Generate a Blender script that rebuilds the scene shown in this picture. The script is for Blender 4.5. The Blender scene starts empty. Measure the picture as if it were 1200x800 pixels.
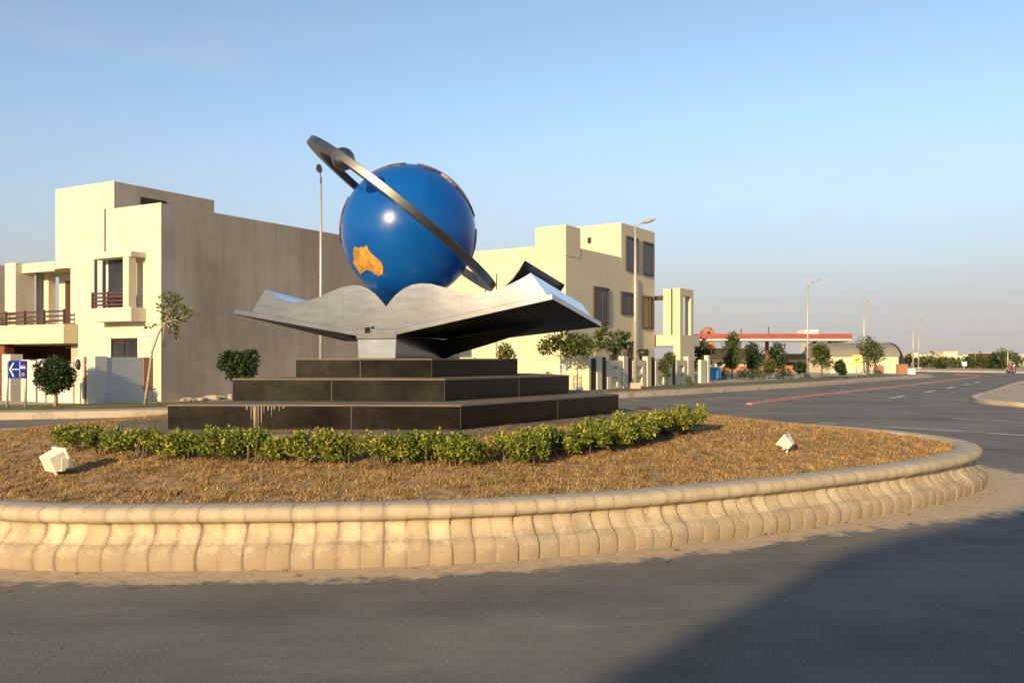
import bpy, math, random
import numpy as np
from mathutils import Vector, Matrix

R = math.radians
random.seed(7)
rng = np.random.default_rng(11)
SC = bpy.context.scene
COL = SC.collection

# ---------------------------------------------------------------- camera, sky, sun, exposure
H = 1.7                                   # eye height
cam_d = bpy.data.cameras.new('camera')
cam = bpy.data.objects.new('camera', cam_d)
COL.objects.link(cam)
cam.location = (0, 0, H)
cam.rotation_euler = (R(90), 0, 0)
cam_d.sensor_width = 36
cam_d.lens = 30
cam_d.shift_y = 20 / 1200
cam_d.clip_start = 0.1
cam_d.clip_end = 6000
SC.camera = cam

SUN_AZ, SUN_EL = 26.0, 16.0               # sun behind the camera, to the left
sd = Vector((-math.sin(R(SUN_AZ)) * math.cos(R(SUN_EL)), -math.cos(R(SUN_AZ)) * math.cos(R(SUN_EL)), math.sin(R(SUN_EL))))
w = bpy.data.worlds.new('World')
SC.world = w
w.use_nodes = True
wn, wl = w.node_tree.nodes, w.node_tree.links
bg = wn['Background']
sky = wn.new('ShaderNodeTexSky')
sky.sky_type = 'NISHITA'
sky.sun_disc = False
sky.sun_elevation = R(SUN_EL)
sky.sun_rotation = R(180 + SUN_AZ)
sky.altitude = 200
sky.air_density = 1.0
sky.dust_density = 0.8
sky.ozone_density = 3.5
# dusty air low over the horizon
tc = wn.new('ShaderNodeTexCoord'); sxyz = wn.new('ShaderNodeSeparateXYZ'); wl.new(tc.outputs['Generated'], sxyz.inputs[0])
hr = wn.new('ShaderNodeValToRGB'); hr.color_ramp.interpolation = 'EASE'
hr.color_ramp.elements[0].position = 0.0; hr.color_ramp.elements[0].color = (0.9, 0.9, 0.9, 1)
hr.color_ramp.elements[1].position = 0.3; hr.color_ramp.elements[1].color = (0, 0, 0, 1)
wl.new(sxyz.outputs[2], hr.inputs[0])
hm = wn.new('ShaderNodeMix'); hm.data_type = 'RGBA'
wl.new(hr.outputs[0], hm.inputs[0]); hs_ = wn.new('ShaderNodeHueSaturation'); hs_.inputs['Saturation'].default_value = 0.8; hs_.inputs['Hue'].default_value = 0.492; wl.new(sky.outputs[0], hs_.inputs['Color']); wl.new(hs_.outputs[0], hm.inputs[6]); hm.inputs[7].default_value = (2.5, 2.22, 2.14, 1)
# faint high wisps
cm = wn.new('ShaderNodeMapping'); cm.inputs['Scale'].default_value = (1.2, 1.2, 7); wl.new(tc.outputs['Generated'], cm.inputs[0])
cn = wn.new('ShaderNodeTexNoise'); cn.inputs['Scale'].default_value = 1.9; cn.inputs['Detail'].default_value = 8; cn.inputs['Roughness'].default_value = 0.62; wl.new(cm.outputs[0], cn.inputs['Vector'])
cr = wn.new('ShaderNodeValToRGB'); cr.color_ramp.elements[0].position = 0.5; cr.color_ramp.elements[0].color = (0, 0, 0, 1); cr.color_ramp.elements[1].position = 0.85; cr.color_ramp.elements[1].color = (0.35, 0.35, 0.35, 1); wl.new(cn.outputs['Fac'], cr.inputs[0])
cx = wn.new('ShaderNodeMix'); cx.data_type = 'RGBA'; wl.new(cr.outputs[0], cx.inputs[0]); wl.new(hm.outputs[2], cx.inputs[6]); cx.inputs[7].default_value = (3.1, 3.2, 3.4, 1)
wl.new(cx.outputs[2], bg.inputs[0])
bg.inputs[1].default_value = 0.108

sun_d = bpy.data.lights.new('sun', 'SUN')
sun_d.energy = 3.9
sun_d.angle = R(0.5)
sun_d.color = (1.0, 0.72, 0.38)
sun = bpy.data.objects.new('sun', sun_d)
COL.objects.link(sun)
sun.rotation_euler = sd.to_track_quat('Z', 'Y').to_euler()
sun.location = (-30, -40, 30)

SC.view_settings.view_transform = 'Standard'
SC.view_settings.look = 'None'
SC.view_settings.gamma = 1
SC.view_settings.exposure = 0.9
SC.view_settings.use_curve_mapping = False

# ---------------------------------------------------------------- helpers
def tag(o, label=None, cat=None, group=None, kind=None):
    if label: o['label'] = label
    if cat: o['category'] = cat
    if group: o['group'] = group
    if kind: o['kind'] = kind
    return o

def empty(name, loc, label, cat, group=None):
    o = bpy.data.objects.new(name, None)
    COL.objects.link(o)
    o.location = loc
    o.empty_display_size = 0.2
    return tag(o, label, cat, group)

def wloc(o):
    v = Vector((0, 0, 0))
    while o is not None:
        v += o.location
        o = o.parent
    return v

def copy_tree(o, parent=None):
    c = o.copy()
    COL.objects.link(c)
    if parent is not None: c.parent = parent
    for ch in list(o.children): copy_tree(ch, c)
    return c

def link(name, me, mats, parent=None, smooth=False, bevel=0.0):
    o = bpy.data.objects.new(name, me)
    COL.objects.link(o)
    if not isinstance(mats, (list, tuple)): mats = [mats]
    for m in mats: me.materials.append(m)
    if parent is not None: o.parent = parent
    if smooth: me.polygons.foreach_set('use_smooth', [True] * len(me.polygons))
    if bevel:
        b = o.modifiers.new('bevel', 'BEVEL')
        b.width = bevel; b.segments = 2; b.limit_method = 'ANGLE'; b.angle_limit = R(40)
    return o

class MB:
    """collects shapes in world coordinates, then links them as one mesh object"""
    def __init__(s): s.v, s.f, s.m, s.cur = [], [], [], 0
    def add(s, vs, fs):
        n = len(s.v)
        s.v += [tuple(p) for p in vs]
        s.f += [tuple(i + n for i in f) for f in fs]
        s.m += [s.cur] * len(fs)
        return s
    def hexa(s, p):       # 8 corners: bottom ring then top ring
        return s.add(p, [(3, 2, 1, 0), (4, 5, 6, 7), (0, 1, 5, 4), (1, 2, 6, 5), (2, 3, 7, 6), (3, 0, 4, 7)])
    def fbox(s, F, a0, a1, b0, b1, z0, z1):
        return s.hexa([F(a0, b0, z0), F(a1, b0, z0), F(a1, b1, z0), F(a0, b1, z0), F(a0, b0, z1), F(a1, b0, z1), F(a1, b1, z1), F(a0, b1, z1)])
    def box(s, c, d, rot=None):
        M = Matrix.Translation(c) @ (rot.to_4x4() if rot else Matrix.Identity(4))
        x, y, z = d[0] / 2, d[1] / 2, d[2] / 2
        return s.hexa([M @ Vector(q) for q in ((-x, -y, -z), (x, -y, -z), (x, y, -z), (-x, y, -z), (-x, -y, z), (x, -y, z), (x, y, z), (-x, y, z))])
    def prism(s, poly, z0, z1, taper=None):
        n = len(poly); top = taper or poly
        vs = [(p[0], p[1], z0) for p in poly] + [(p[0], p[1], z1) for p in top]
        return s.add(vs, [tuple(range(n - 1, -1, -1)), tuple(range(n, 2 * n))] + [(i, (i + 1) % n, n + (i + 1) % n, n + i) for i in range(n)])
    def tube(s, pts, rad, k=10, caps=True):
        pts = [Vector(p) for p in pts]
        if not isinstance(rad, (list, tuple)): rad = [rad] * len(pts)
        vs, fs = [], []
        up = Vector((0.13, 0.31, 0.94)).normalized()
        prev = None
        for i, p in enumerate(pts):
            t = (pts[min(i + 1, len(pts) - 1)] - pts[max(i - 1, 0)]).normalized()
            if prev is None:
                a = t.cross(up)
                if a.length < 0.2: a = t.cross(Vector((1, 0, 0)))
            else: a = prev - t * prev.dot(t)
            a.normalize(); prev = a
            b = t.cross(a)
            for j in range(k):
                q = 2 * math.pi * j / k
                vs.append(p + (a * math.cos(q) + b * math.sin(q)) * rad[i])
        for i in range(len(pts) - 1):
            for j in range(k):
                fs.append((i * k + j, i * k + (j + 1) % k, (i + 1) * k + (j + 1) % k, (i + 1) * k + j))
        if caps:
            fs.append(tuple(range(k - 1, -1, -1)))
            fs.append(tuple(range((len(pts) - 1) * k, len(pts) * k)))
        return s.add(vs, fs)
    def sphere(s, c, r, nu=24, nv=14, sq=(1, 1, 1)):
        vs = [(c[0], c[1], c[2] - r * sq[2])]
        for i in range(1, nv):
            t = math.pi * i / nv
            for j in range(nu):
                p = 2 * math.pi * j / nu
                vs.append((c[0] + r * sq[0] * math.sin(t) * math.cos(p), c[1] + r * sq[1] * math.sin(t) * math.sin(p), c[2] - r * sq[2] * math.cos(t)))
        vs.append((c[0], c[1], c[2] + r * sq[2]))
        fs = [(0, 1 + (j + 1) % nu, 1 + j) for j in range(nu)]
        for i in range(nv - 2):
            for j in range(nu):
                a = 1 + i * nu
                fs.append((a + j, a + (j + 1) % nu, a + nu + (j + 1) % nu, a + nu + j))
        l = len(vs) - 1; a = 1 + (nv - 2) * nu
        fs += [(a + j, a + (j + 1) % nu, l) for j in range(nu)]
        return s.add(vs, fs)
    def build(s, name, mats, parent=None, smooth=False, bevel=0.0):
        me = bpy.data.meshes.new(name)
        o = wloc(parent) if parent is not None else Vector((0, 0, 0))
        me.from_pydata([(p[0] - o.x, p[1] - o.y, p[2] - o.z) for p in s.v], [], s.f)
        me.polygons.foreach_set('material_index', s.m)
        me.update()
        return link(name, me, mats, parent, smooth, bevel)

def np_mesh(name, V, F, mats, parent=None, smooth=False):
    """V (n,3), F (m,k) arrays -> one mesh object"""
    V = np.asarray(V, dtype=np.float32); F = np.asarray(F, dtype=np.int32)
    if parent is not None:
        o = wloc(parent); V = V - np.array([o.x, o.y, o.z], dtype=np.float32)
    me = bpy.data.meshes.new(name)
    me.vertices.add(len(V)); me.vertices.foreach_set('co', V.ravel())
    k = F.shape[1]
    me.loops.add(F.size); me.loops.foreach_set('vertex_index', F.ravel())
    me.polygons.add(len(F)); me.polygons.foreach_set('loop_start', np.arange(0, F.size, k, dtype=np.int32))
    me.polygons.foreach_set('loop_total', np.full(len(F), k, dtype=np.int32))
    me.update(calc_edges=True)
    return link(name, me, mats, parent, smooth)

def P(x, y, d):                            # a sight line of the survey photo taken to depth d
    return Vector(((x - 600) / 1000 * d, d, H + (420 - y) / 1000 * d))
def G(x, y, z=0.0):                        # the same taken to the level z
    d = (H - z) * 1000 / (y - 420)
    return Vector(((x - 600) / 1000 * d, d, z))

def frame(ox, oy, ax, ay, bx, by):
    return lambda a, b, z: Vector((ox + ax * a + bx * b, oy + ay * a + by * b, z))

# ---------------------------------------------------------------- materials
def new_mat(name):
    m = bpy.data.materials.new(name); m.use_nodes = True
    nt = m.node_tree
    return m, nt.nodes, nt.links, nt.nodes['Principled BSDF']

def noise(n, l, scale, detail=6, rough=0.6, vec=None, mapscale=None, coord='Object'):
    t = n.new('ShaderNodeTexNoise'); t.inputs['Scale'].default_value = scale
    t.inputs['Detail'].default_value = detail; t.inputs['Roughness'].default_value = rough
    if vec is None:
        g = n.new('ShaderNodeNewGeometry'); vec = g.outputs['Position']
    if mapscale:
        mp = n.new('ShaderNodeMapping'); mp.inputs['Scale'].default_value = mapscale
        l.new(vec, mp.inputs[0]); vec = mp.outputs[0]
    l.new(vec, t.inputs['Vector'])
    return t.outputs['Fac']

def ramp(n, l, fac, stops):
    r = n.new('ShaderNodeValToRGB')
    e = r.color_ramp.elements
    while len(e) < len(stops): e.new(0.5)
    for i, (p, c) in enumerate(stops):
        e[i].position = p; e[i].color = (*c, 1) if len(c) == 3 else c
    l.new(fac, r.inputs[0])
    return r.outputs[0]

def mix(n, l, fac, a, b, mode='MIX'):
    m = n.new('ShaderNodeMix'); m.data_type = 'RGBA'; m.blend_type = mode
    for sock, val in ((m.inputs[0], fac), (m.inputs[6], a), (m.inputs[7], b)):
        if hasattr(val, 'is_output'): l.new(val, sock)
        elif isinstance(val, (int, float)): sock.default_value = val
        else: sock.default_value = (*val, 1)
    return m.outputs[2]

def math_n(n, l, op, a, b=None, clamp=False):
    m = n.new('ShaderNodeMath'); m.operation = op; m.use_clamp = clamp
    for sock, val in ((m.inputs[0], a), (m.inputs[1], b)):
        if val is None: continue
        if hasattr(val, 'is_output'): l.new(val, sock)
        else: sock.default_value = val
    return m.outputs[0]

def bump(n, l, b, h, strength=0.3, dist=0.02):
    k = n.new('ShaderNodeBump'); k.inputs['Strength'].default_value = strength; k.inputs['Distance'].default_value = dist
    l.new(h, k.inputs['Height']); l.new(k.outputs[0], b.inputs['Normal'])

def plain(name, col, rough=0.6, metal=0.0, var=0.12, scale=6, bmp=0.0, mapscale=None):
    m, n, l, b = new_mat(name)
    f = noise(n, l, scale, 5, 0.6, None, mapscale)
    lo = tuple(max(0, c * (1 - var * 1.6)) for c in col); hi = tuple(min(1, c * (1 + var)) for c in col)
    l.new(ramp(n, l, f, [(0.3, lo), (0.7, hi)]), b.inputs['Base Color'])
    b.inputs['Roughness'].default_value = rough; b.inputs['Metallic'].default_value = metal
    if bmp: bump(n, l, b, noise(n, l, scale * 9, 3), bmp, 0.01)
    return m

def stucco(name, col, stain, stain_lo=0.52, stain_hi=0.75, amount=0.5, rough=0.9, streak=True):
    m, n, l, b = new_mat(name)
    f = noise(n, l, 0.6, 8, 0.65)
    c = ramp(n, l, f, [(0.3, tuple(x * 0.9 for x in col)), (0.7, col)])
    s = noise(n, l, 1.3, 7, 0.7, None, (1, 1, 0.22) if streak else None)
    sf = ramp(n, l, s, [(stain_lo, (0, 0, 0)), (stain_hi, (amount,) * 3)])
    fine = noise(n, l, 26, 4, 0.6)
    c = mix(n, l, sf, c, stain)
    c = mix(n, l, 0.16, c, ramp(n, l, fine, [(0.3, (0, 0, 0)), (0.7, (1, 1, 1))]), 'OVERLAY')
    l.new(c, b.inputs['Base Color']); b.inputs['Roughness'].default_value = rough
    b.inputs['Specular IOR Level'].default_value = 0.2
    bump(n, l, b, fine, 0.25, 0.008)
    return m

def leaf_mat(name, stops, scale=3.0, rough=0.55, trans=0.25):
    m, n, l, b = new_mat(name)
    f = noise(n, l, scale, 4, 0.7)
    isl = n.new('ShaderNodeNewGeometry').outputs['Random Per Island']
    f = math_n(n, l, 'ADD', math_n(n, l, 'MULTIPLY', f, 0.6), math_n(n, l, 'MULTIPLY', isl, 0.4))
    c = ramp(n, l, f, stops)
    l.new(c, b.inputs['Base Color']); b.inputs['Roughness'].default_value = rough
    b.inputs['Specular IOR Level'].default_value = 0.3
    if trans:
        t = n.new('ShaderNodeBsdfTranslucent'); l.new(c, t.inputs[0])
        mx = n.new('ShaderNodeMixShader'); mx.inputs[0].default_value = trans
        l.new(b.outputs[0], mx.inputs[1]); l.new(t.outputs[0], mx.inputs[2])
        l.new(mx.outputs[0], n['Material Output'].inputs[0])
    return m

M = {}
# asphalt: dusty grey brown with fine aggregate; dust attribute = swept sand beside kerbs
def asphalt():
    m, n, l, b = new_mat('asphalt')
    big = noise(n, l, 0.35, 6, 0.6); mid = noise(n, l, 1.4, 7, 0.7, None, (1.0, 2.2, 1)); fine = noise(n, l, 95, 2, 0.5)
    c = ramp(n, l, big, [(0.32, (0.113, 0.104, 0.092)), (0.68, (0.205, 0.187, 0.163))])
    c = mix(n, l, ramp(n, l, mid, [(0.5, (0, 0, 0)), (0.8, (0.55, 0.55, 0.55))]), c, (0.215, 0.2, 0.178))
    c = mix(n, l, 0.55, c, ramp(n, l, fine, [(0.3, (0.12,) * 3), (0.72, (0.85,) * 3)]), 'OVERLAY')
    # worn tyre tracks and oil marks
    oil = noise(n, l, 2.3, 3, 0.5, None, (1, 0.5, 1))
    c = mix(n, l, ramp(n, l, oil, [(0.68, (0, 0, 0)), (0.8, (0.45,) * 3)]), c, (0.05, 0.048, 0.046))
    g2 = n.new('ShaderNodeNewGeometry')
    wv = n.new('ShaderNodeVectorMath'); wv.operation = 'ADD'; l.new(g2.outputs['Position'], wv.inputs[0])
    nz = n.new('ShaderNodeTexNoise'); nz.inputs['Scale'].default_value = 1.7; nz.inputs['Detail'].default_value = 5
    l.new(g2.outputs['Position'], nz.inputs['Vector']); l.new(nz.outputs['Color'], wv.inputs[1])
    vo = n.new('ShaderNodeTexVoronoi'); vo.feature = 'DISTANCE_TO_EDGE'; vo.inputs['Scale'].default_value = 0.42; l.new(wv.outputs[0], vo.inputs['Vector'])
    ck = ramp(n, l, vo.outputs['Distance'], [(0.0, (0.4,) * 3), (0.005, (0, 0, 0))])
    ck = math_n(n, l, 'MULTIPLY', ck, ramp(n, l, noise(n, l, 0.5, 3), [(0.52, (0, 0, 0)), (0.6, (1, 1, 1))]))
    c = mix(n, l, ck, c, (0.03, 0.028, 0.026))
    # tyre polished bands running round the island
    tk = n.new('ShaderNodeAttribute'); tk.attribute_name = 'track'
    tf = math_n(n, l, 'MULTIPLY', tk.outputs['Fac'], ramp(n, l, noise(n, l, 1.2, 5), [(0.35, (0.25,) * 3), (0.65, (1, 1, 1))]))
    c = mix(n, l, math_n(n, l, 'MULTIPLY', tf, 0.5), c, (0.07, 0.066, 0.062))
    # drifted pale dust
    sm = noise(n, l, 0.9, 8, 0.75, None, (0.6, 1.6, 1))
    c = mix(n, l, ramp(n, l, sm, [(0.56, (0, 0, 0)), (0.74, (0.5,) * 3)]), c, (0.26, 0.235, 0.2))
    at = n.new('ShaderNodeAttribute'); at.attribute_name = 'dust'
    dn = noise(n, l, 3.5, 7, 0.7)
    df = math_n(n, l, 'ADD', at.outputs['Fac'], math_n(n, l, 'MULTIPLY', math_n(n, l, 'SUBTRACT', dn, 0.5), 1.1))
    df = ramp(n, l, df, [(0.36, (0, 0, 0)), (0.52, (1, 1, 1))])
    sand = ramp(n, l, noise(n, l, 9, 7, 0.7), [(0.3, (0.35, 0.27, 0.175)), (0.7, (0.56, 0.44, 0.29))])
    at2 = math_n(n, l, 'GREATER_THAN', at.outputs['Fac'], 0.02)
    df = math_n(n, l, 'MULTIPLY', df, at2)
    l.new(mix(n, l, df, c, sand), b.inputs['Base Color'])
    b.inputs['Roughness'].default_value = 0.88; b.inputs['Specular IOR Level'].default_value = 0.25
    bump(n, l, b, fine, 0.5, 0.006)
    return m
M['asphalt'] = asphalt()

def kerb_stone():
    m, n, l, b = new_mat('cast_kerb_stone')
    uv = n.new('ShaderNodeUVMap'); uv.uv_map = 'run'
    sp = n.new('ShaderNodeSeparateXYZ'); l.new(uv.outputs[0], sp.inputs[0])
    u, v = sp.outputs[0], sp.outputs[1]            # u counts blocks, v runs up the profile
    wob = noise(n, l, 14, 4, 0.6)
    uu = math_n(n, l, 'ADD', u, math_n(n, l, 'MULTIPLY', math_n(n, l, 'SUBTRACT', wob, 0.5), 0.28))
    fr = math_n(n, l, 'FRACT', uu)
    j = math_n(n, l, 'ABSOLUTE', math_n(n, l, 'SUBTRACT', fr, 0.5))
    joint = ramp(n, l, j, [(0.27, (0, 0, 0)), (0.47, (1, 1, 1))])
    # each block weathers a little differently
    wn_ = n.new('ShaderNodeTexWhiteNoise'); wn_.noise_dimensions = '1D'; l.new(math_n(n, l, 'FLOOR', u), wn_.inputs['W'])
    jm = n.new('ShaderNodeTexWhiteNoise'); jm.noise_dimensions = '1D'
    l.new(math_n(n, l, 'FLOOR', math_n(n, l, 'ADD', u, 0.5)), jm.inputs['W'])
    jf = math_n(n, l, 'MULTIPLY', joint, math_n(n, l, 'MULTIPLY', ramp(n, l, noise(n, l, 6, 5, 0.7), [(0.35, (0.35,) * 3), (0.6, (1, 1, 1))]), math_n(n, l, 'ADD', 0.4, math_n(n, l, 'MULTIPLY', jm.outputs[0], 0.6))))
    base = ramp(n, l, wn_.outputs[0], [(0, (0.45, 0.37, 0.245)), (1, (0.61, 0.52, 0.365))])
    blot = noise(n, l, 4, 8, 0.7)
    base = mix(n, l, ramp(n, l, blot, [(0.45, (0, 0, 0)), (0.72, (0.7,) * 3)]), base, (0.33, 0.25, 0.15))
    base = mix(n, l, jf, base, (0.2, 0.165, 0.125))
    # grime creeping up from the road, dust on the cap
    g = math_n(n, l, 'SUBTRACT', math_n(n, l, 'MULTIPLY', noise(n, l, 5, 7, 0.75), 0.5), v)
    base = mix(n, l, ramp(n, l, g, [(0.02, (0, 0, 0)), (0.12, (0.75,) * 3)]), base, (0.28, 0.215, 0.145))
    patch = noise(n, l, 1.1, 6, 0.75)
    base = mix(n, l, ramp(n, l, patch, [(0.5, (0, 0, 0)), (0.64, (0.6,) * 3)]), base, (0.27, 0.22, 0.165))
    base = mix(n, l, math_n(n, l, 'MULTIPLY', math_n(n, l, 'GREATER_THAN', v, 0.372), 0.45), base, (0.4, 0.335, 0.245))
    capd = math_n(n, l, 'GREATER_THAN', v, 0.9)
    base = mix(n, l, math_n(n, l, 'MULTIPLY', capd, 0.6), base, (0.36, 0.33, 0.29))
    l.new(base, b.inputs['Base Color'])
    b.inputs['Roughness'].default_value = 0.9; b.inputs['Specular IOR Level'].default_value = 0.25
    bump(n, l, b, noise(n, l, 45, 5, 0.7), 0.5, 0.012)
    return m
M['kerb_stone'] = kerb_stone()

M['soil'] = plain('dry_lawn_soil', (0.3, 0.19, 0.085), 0.95, var=0.4, scale=7, bmp=0.6)
def grass_mat():
    m, n, l, b = new_mat('dry_grass_blades')
    isl = n.new('ShaderNodeNewGeometry').outputs['Random Per Island']
    f = math_n(n, l, 'ADD', math_n(n, l, 'MULTIPLY', noise(n, l, 5.5, 5, 0.7), 0.72), math_n(n, l, 'MULTIPLY', isl, 0.28))
    c = ramp(n, l, f, [(0.3, (0.09, 0.065, 0.03)), (0.43, (0.26, 0.16, 0.065)), (0.56, (0.43, 0.275, 0.11)), (0.72, (0.54, 0.39, 0.18))])
    gn = ramp(n, l, noise(n, l, 1.4, 6, 0.7), [(0.54, (0, 0, 0)), (0.68, (0.7,) * 3)])
    c = mix(n, l, gn, c, (0.17, 0.15, 0.05))
    l.new(c, b.inputs['Base Color']); b.inputs['Roughness'].default_value = 0.85; b.inputs['Specular IOR Level'].default_value = 0.15
    return m
M['dry_grass'] = grass_mat()
M['sand'] = stucco('sandy_ground', (0.34, 0.27, 0.19), (0.22, 0.18, 0.12), 0.45, 0.65, 0.7, streak=False)
M['verge'] = stucco('patchy_green_verge', (0.11, 0.12, 0.04), (0.26, 0.2, 0.12), 0.48, 0.62, 0.85, streak=False)
M['pave'] = stucco('sandy_pavement', (0.4, 0.34, 0.26), (0.27, 0.22, 0.16), 0.5, 0.7, 0.6, streak=False)
M['kerb'] = stucco('painted_kerb_concrete', (0.5, 0.42, 0.31), (0.26, 0.21, 0.15), 0.5, 0.66, 0.7, streak=False)
M['paint'] = stucco('worn_white_road_paint', (0.62, 0.6, 0.56), (0.15, 0.145, 0.14), 0.5, 0.58, 0.8, streak=False)
M['red_paint'] = stucco('faded_red_paint', (0.48, 0.18, 0.15), (0.3, 0.2, 0.17), 0.5, 0.7, 0.5, streak=False)
M['cream'] = stucco('cream_stucco', (0.66, 0.6, 0.46), (0.36, 0.31, 0.23), 0.5, 0.78, 0.6)
M['yellow_cream'] = stucco('yellow_cream_stucco', (0.66, 0.58, 0.4), (0.48, 0.41, 0.28), 0.58, 0.85, 0.35)
M['white_wall'] = stucco('dirty_white_wall', (0.62, 0.59, 0.53), (0.3, 0.26, 0.2), 0.5, 0.72, 0.6)
M['shade_white'] = stucco('shade_tinted_white_wall', (0.5, 0.53, 0.54), (0.3, 0.29, 0.26), 0.55, 0.75, 0.6)  # white wall again, greyed and cooled to paint in the side's shade
def cement():
    m, n, l, b = new_mat('raw_cement_render')
    f = noise(n, l, 0.5, 9, 0.7, None, (1, 1, 0.5)); s = noise(n, l, 1.2, 7, 0.7, None, (1, 1, 0.08)); fine = noise(n, l, 18, 5, 0.6)
    c = ramp(n, l, f, [(0.3, (0.33, 0.27, 0.2)), (0.7, (0.49, 0.41, 0.315))])
    c = mix(n, l, ramp(n, l, s, [(0.4, (0.0,) * 3), (0.66, (0.75,) * 3)]), c, (0.54, 0.48, 0.4))
    c = mix(n, l, 0.1, c, ramp(n, l, fine, [(0.3, (0.1,) * 3), (0.7, (0.9,) * 3)]), 'OVERLAY')
    pt = noise(n, l, 0.22, 5, 0.6)
    c = mix(n, l, ramp(n, l, pt, [(0.42, (0, 0, 0)), (0.58, (0.5,) * 3)]), c, (0.27, 0.215, 0.16))
    l.new(c, b.inputs['Base Color']); b.inputs['Roughness'].default_value = 0.95
    b.inputs['Specular IOR Level'].default_value = 0.15
    bump(n, l, b, fine, 0.2, 0.01)
    return m
M['cement'] = cement()
M['dark_wood'] = plain('brown_window_frame', (0.062, 0.03, 0.02), 0.5, var=0.25, scale=3, mapscale=(1, 1, 8))
M['rail'] = plain('brown_red_railing', (0.075, 0.03, 0.024), 0.5, var=0.2)
M['brick_red'] = stucco('red_brown_brick', (0.26, 0.08, 0.045), (0.16, 0.06, 0.04), 0.45, 0.6, 0.6, streak=False)
M['garage'] = stucco('shade_darkened_garage_wall', (0.07, 0.035, 0.025), (0.04, 0.025, 0.02), 0.45, 0.6, 0.6, streak=False)  # wall colour darkened to stand for the shade inside the garage
M['terracotta'] = stucco('terracotta', (0.34, 0.17, 0.1), (0.24, 0.13, 0.08), 0.5, 0.7, 0.5)
def glass():
    m, n, l, b = new_mat('dark_window_glass')
    f = noise(n, l, 0.9, 3)
    l.new(ramp(n, l, f, [(0.35, (0.012, 0.013, 0.015)), (0.7, (0.035, 0.035, 0.04))]), b.inputs['Base Color'])
    b.inputs['Roughness'].default_value = 0.08
    return m
M['glass'] = glass()
M['dark_void'] = plain('dark_interior', (0.03, 0.024, 0.02), 0.9)

def steel(name, col, rough, vrough=0.14, metal=1.0):
    m, n, l, b = new_mat(name)
    f = noise(n, l, 2.6, 7, 0.7, None, (1, 1, 5)); g = noise(n, l, 1.1, 4, 0.6)
    l.new(ramp(n, l, f, [(0.3, tuple(c * 0.72 for c in col)), (0.7, col)]), b.inputs['Base Color'])
    rr = math_n(n, l, 'ADD', rough - vrough / 2, math_n(n, l, 'MULTIPLY', g, vrough))
    l.new(rr, b.inputs['Roughness']); b.inputs['Metallic'].default_value = metal
    bump(n, l, b, noise(n, l, 1.1, 2, 0.4), 0.03, 0.05)
    return m
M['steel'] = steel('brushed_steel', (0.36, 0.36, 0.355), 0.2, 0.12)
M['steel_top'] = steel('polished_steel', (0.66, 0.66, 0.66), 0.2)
M['shade_steel_deep'] = steel('deep_shade_toned_steel', (0.014, 0.012, 0.011), 0.45)  # steel darkened in its colour to carry the shade under the wings
M['shade_steel_soft'] = steel('soft_shade_toned_steel', (0.05, 0.043, 0.038), 0.5)  # dimmer steel copy, shade of the curled leaf and ribs put into the colour
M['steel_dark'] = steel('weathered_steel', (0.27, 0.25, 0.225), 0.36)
def granite():
    m, n, l, b = new_mat('black_polished_granite')
    f = noise(n, l, 90, 3, 0.6); s = noise(n, l, 1.4, 8, 0.7)
    c = ramp(n, l, f, [(0.35, (0.006, 0.005, 0.004)), (0.75, (0.014, 0.0115, 0.0095))])
    c = mix(n, l, ramp(n, l, s, [(0.42, (0.02,) * 3), (0.8, (0.3,) * 3)]), c, (0.028, 0.021, 0.015))
    b.inputs['Specular IOR Level'].default_value = 0.28
    l.new(c, b.inputs['Base Color'])
    l.new(ramp(n, l, s, [(0.3, (0.1,) * 3), (0.75, (0.3,) * 3)]), b.inputs['Roughness'])
    return m
M['granite'] = granite()
M['grout'] = plain('pale_grout', (0.085, 0.072, 0.058), 0.9)
M['lime'] = stucco('lime_stain', (0.36, 0.32, 0.25), (0.06, 0.05, 0.04), 0.42, 0.6, 0.85)
M['dusty_stone'] = stucco('dusty_granite_top', (0.17, 0.145, 0.115), (0.07, 0.06, 0.05), 0.5, 0.7, 0.6, streak=False)
M['plinth'] = stucco('brown_stone_base', (0.15, 0.125, 0.1), (0.26, 0.22, 0.17), 0.5, 0.7, 0.6, streak=False)
def globe_paint():
    m, n, l, b = new_mat('glossy_blue_paint')
    f = noise(n, l, 1.2, 6, 0.65)
    l.new(ramp(n, l, f, [(0.3, (0.002, 0.072, 0.31)), (0.7, (0.003, 0.092, 0.38))]), b.inputs['Base Color'])
    l.new(ramp(n, l, noise(n, l, 3, 7, 0.7), [(0.3, (0.2,) * 3), (0.75, (0.34,) * 3)]), b.inputs['Roughness'])
    b.inputs['Specular IOR Level'].default_value = 0.3
    b.inputs['Coat Weight'].default_value = 0.15; b.inputs['Coat Roughness'].default_value = 0.03
    return m
M['blue'] = globe_paint()
M['gold'] = plain('orange_gold_paint', (0.7, 0.36, 0.07), 0.42, 0.3, 0.4, 5)
M['copper'] = plain('dull_copper_plate', (0.36, 0.22, 0.14), 0.35, 0.8, 0.2, 6)
M['cream_metal'] = plain('cream_enamel', (0.78, 0.72, 0.56), 0.45, 0.0, 0.08, 12)
M['lens'] = plain('floodlight_glass', (0.25, 0.25, 0.24), 0.12, 0.0)
M['dark_metal'] = plain('dark_metal', (0.04, 0.04, 0.04), 0.5, 0.5)
M['galv'] = plain('pale_galvanised_steel', (0.46, 0.43, 0.38), 0.5, 0.35, 0.12)
M['head'] = plain('lamp_head_casting', (0.3, 0.29, 0.27), 0.5, 0.3)
M['sign_blue'] = plain('sign_blue', (0.004, 0.025, 0.25), 0.75, 0, 0.08)
M['sign_blue'].node_tree.nodes['Principled BSDF'].inputs['Specular IOR Level'].default_value = 0.1
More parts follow.
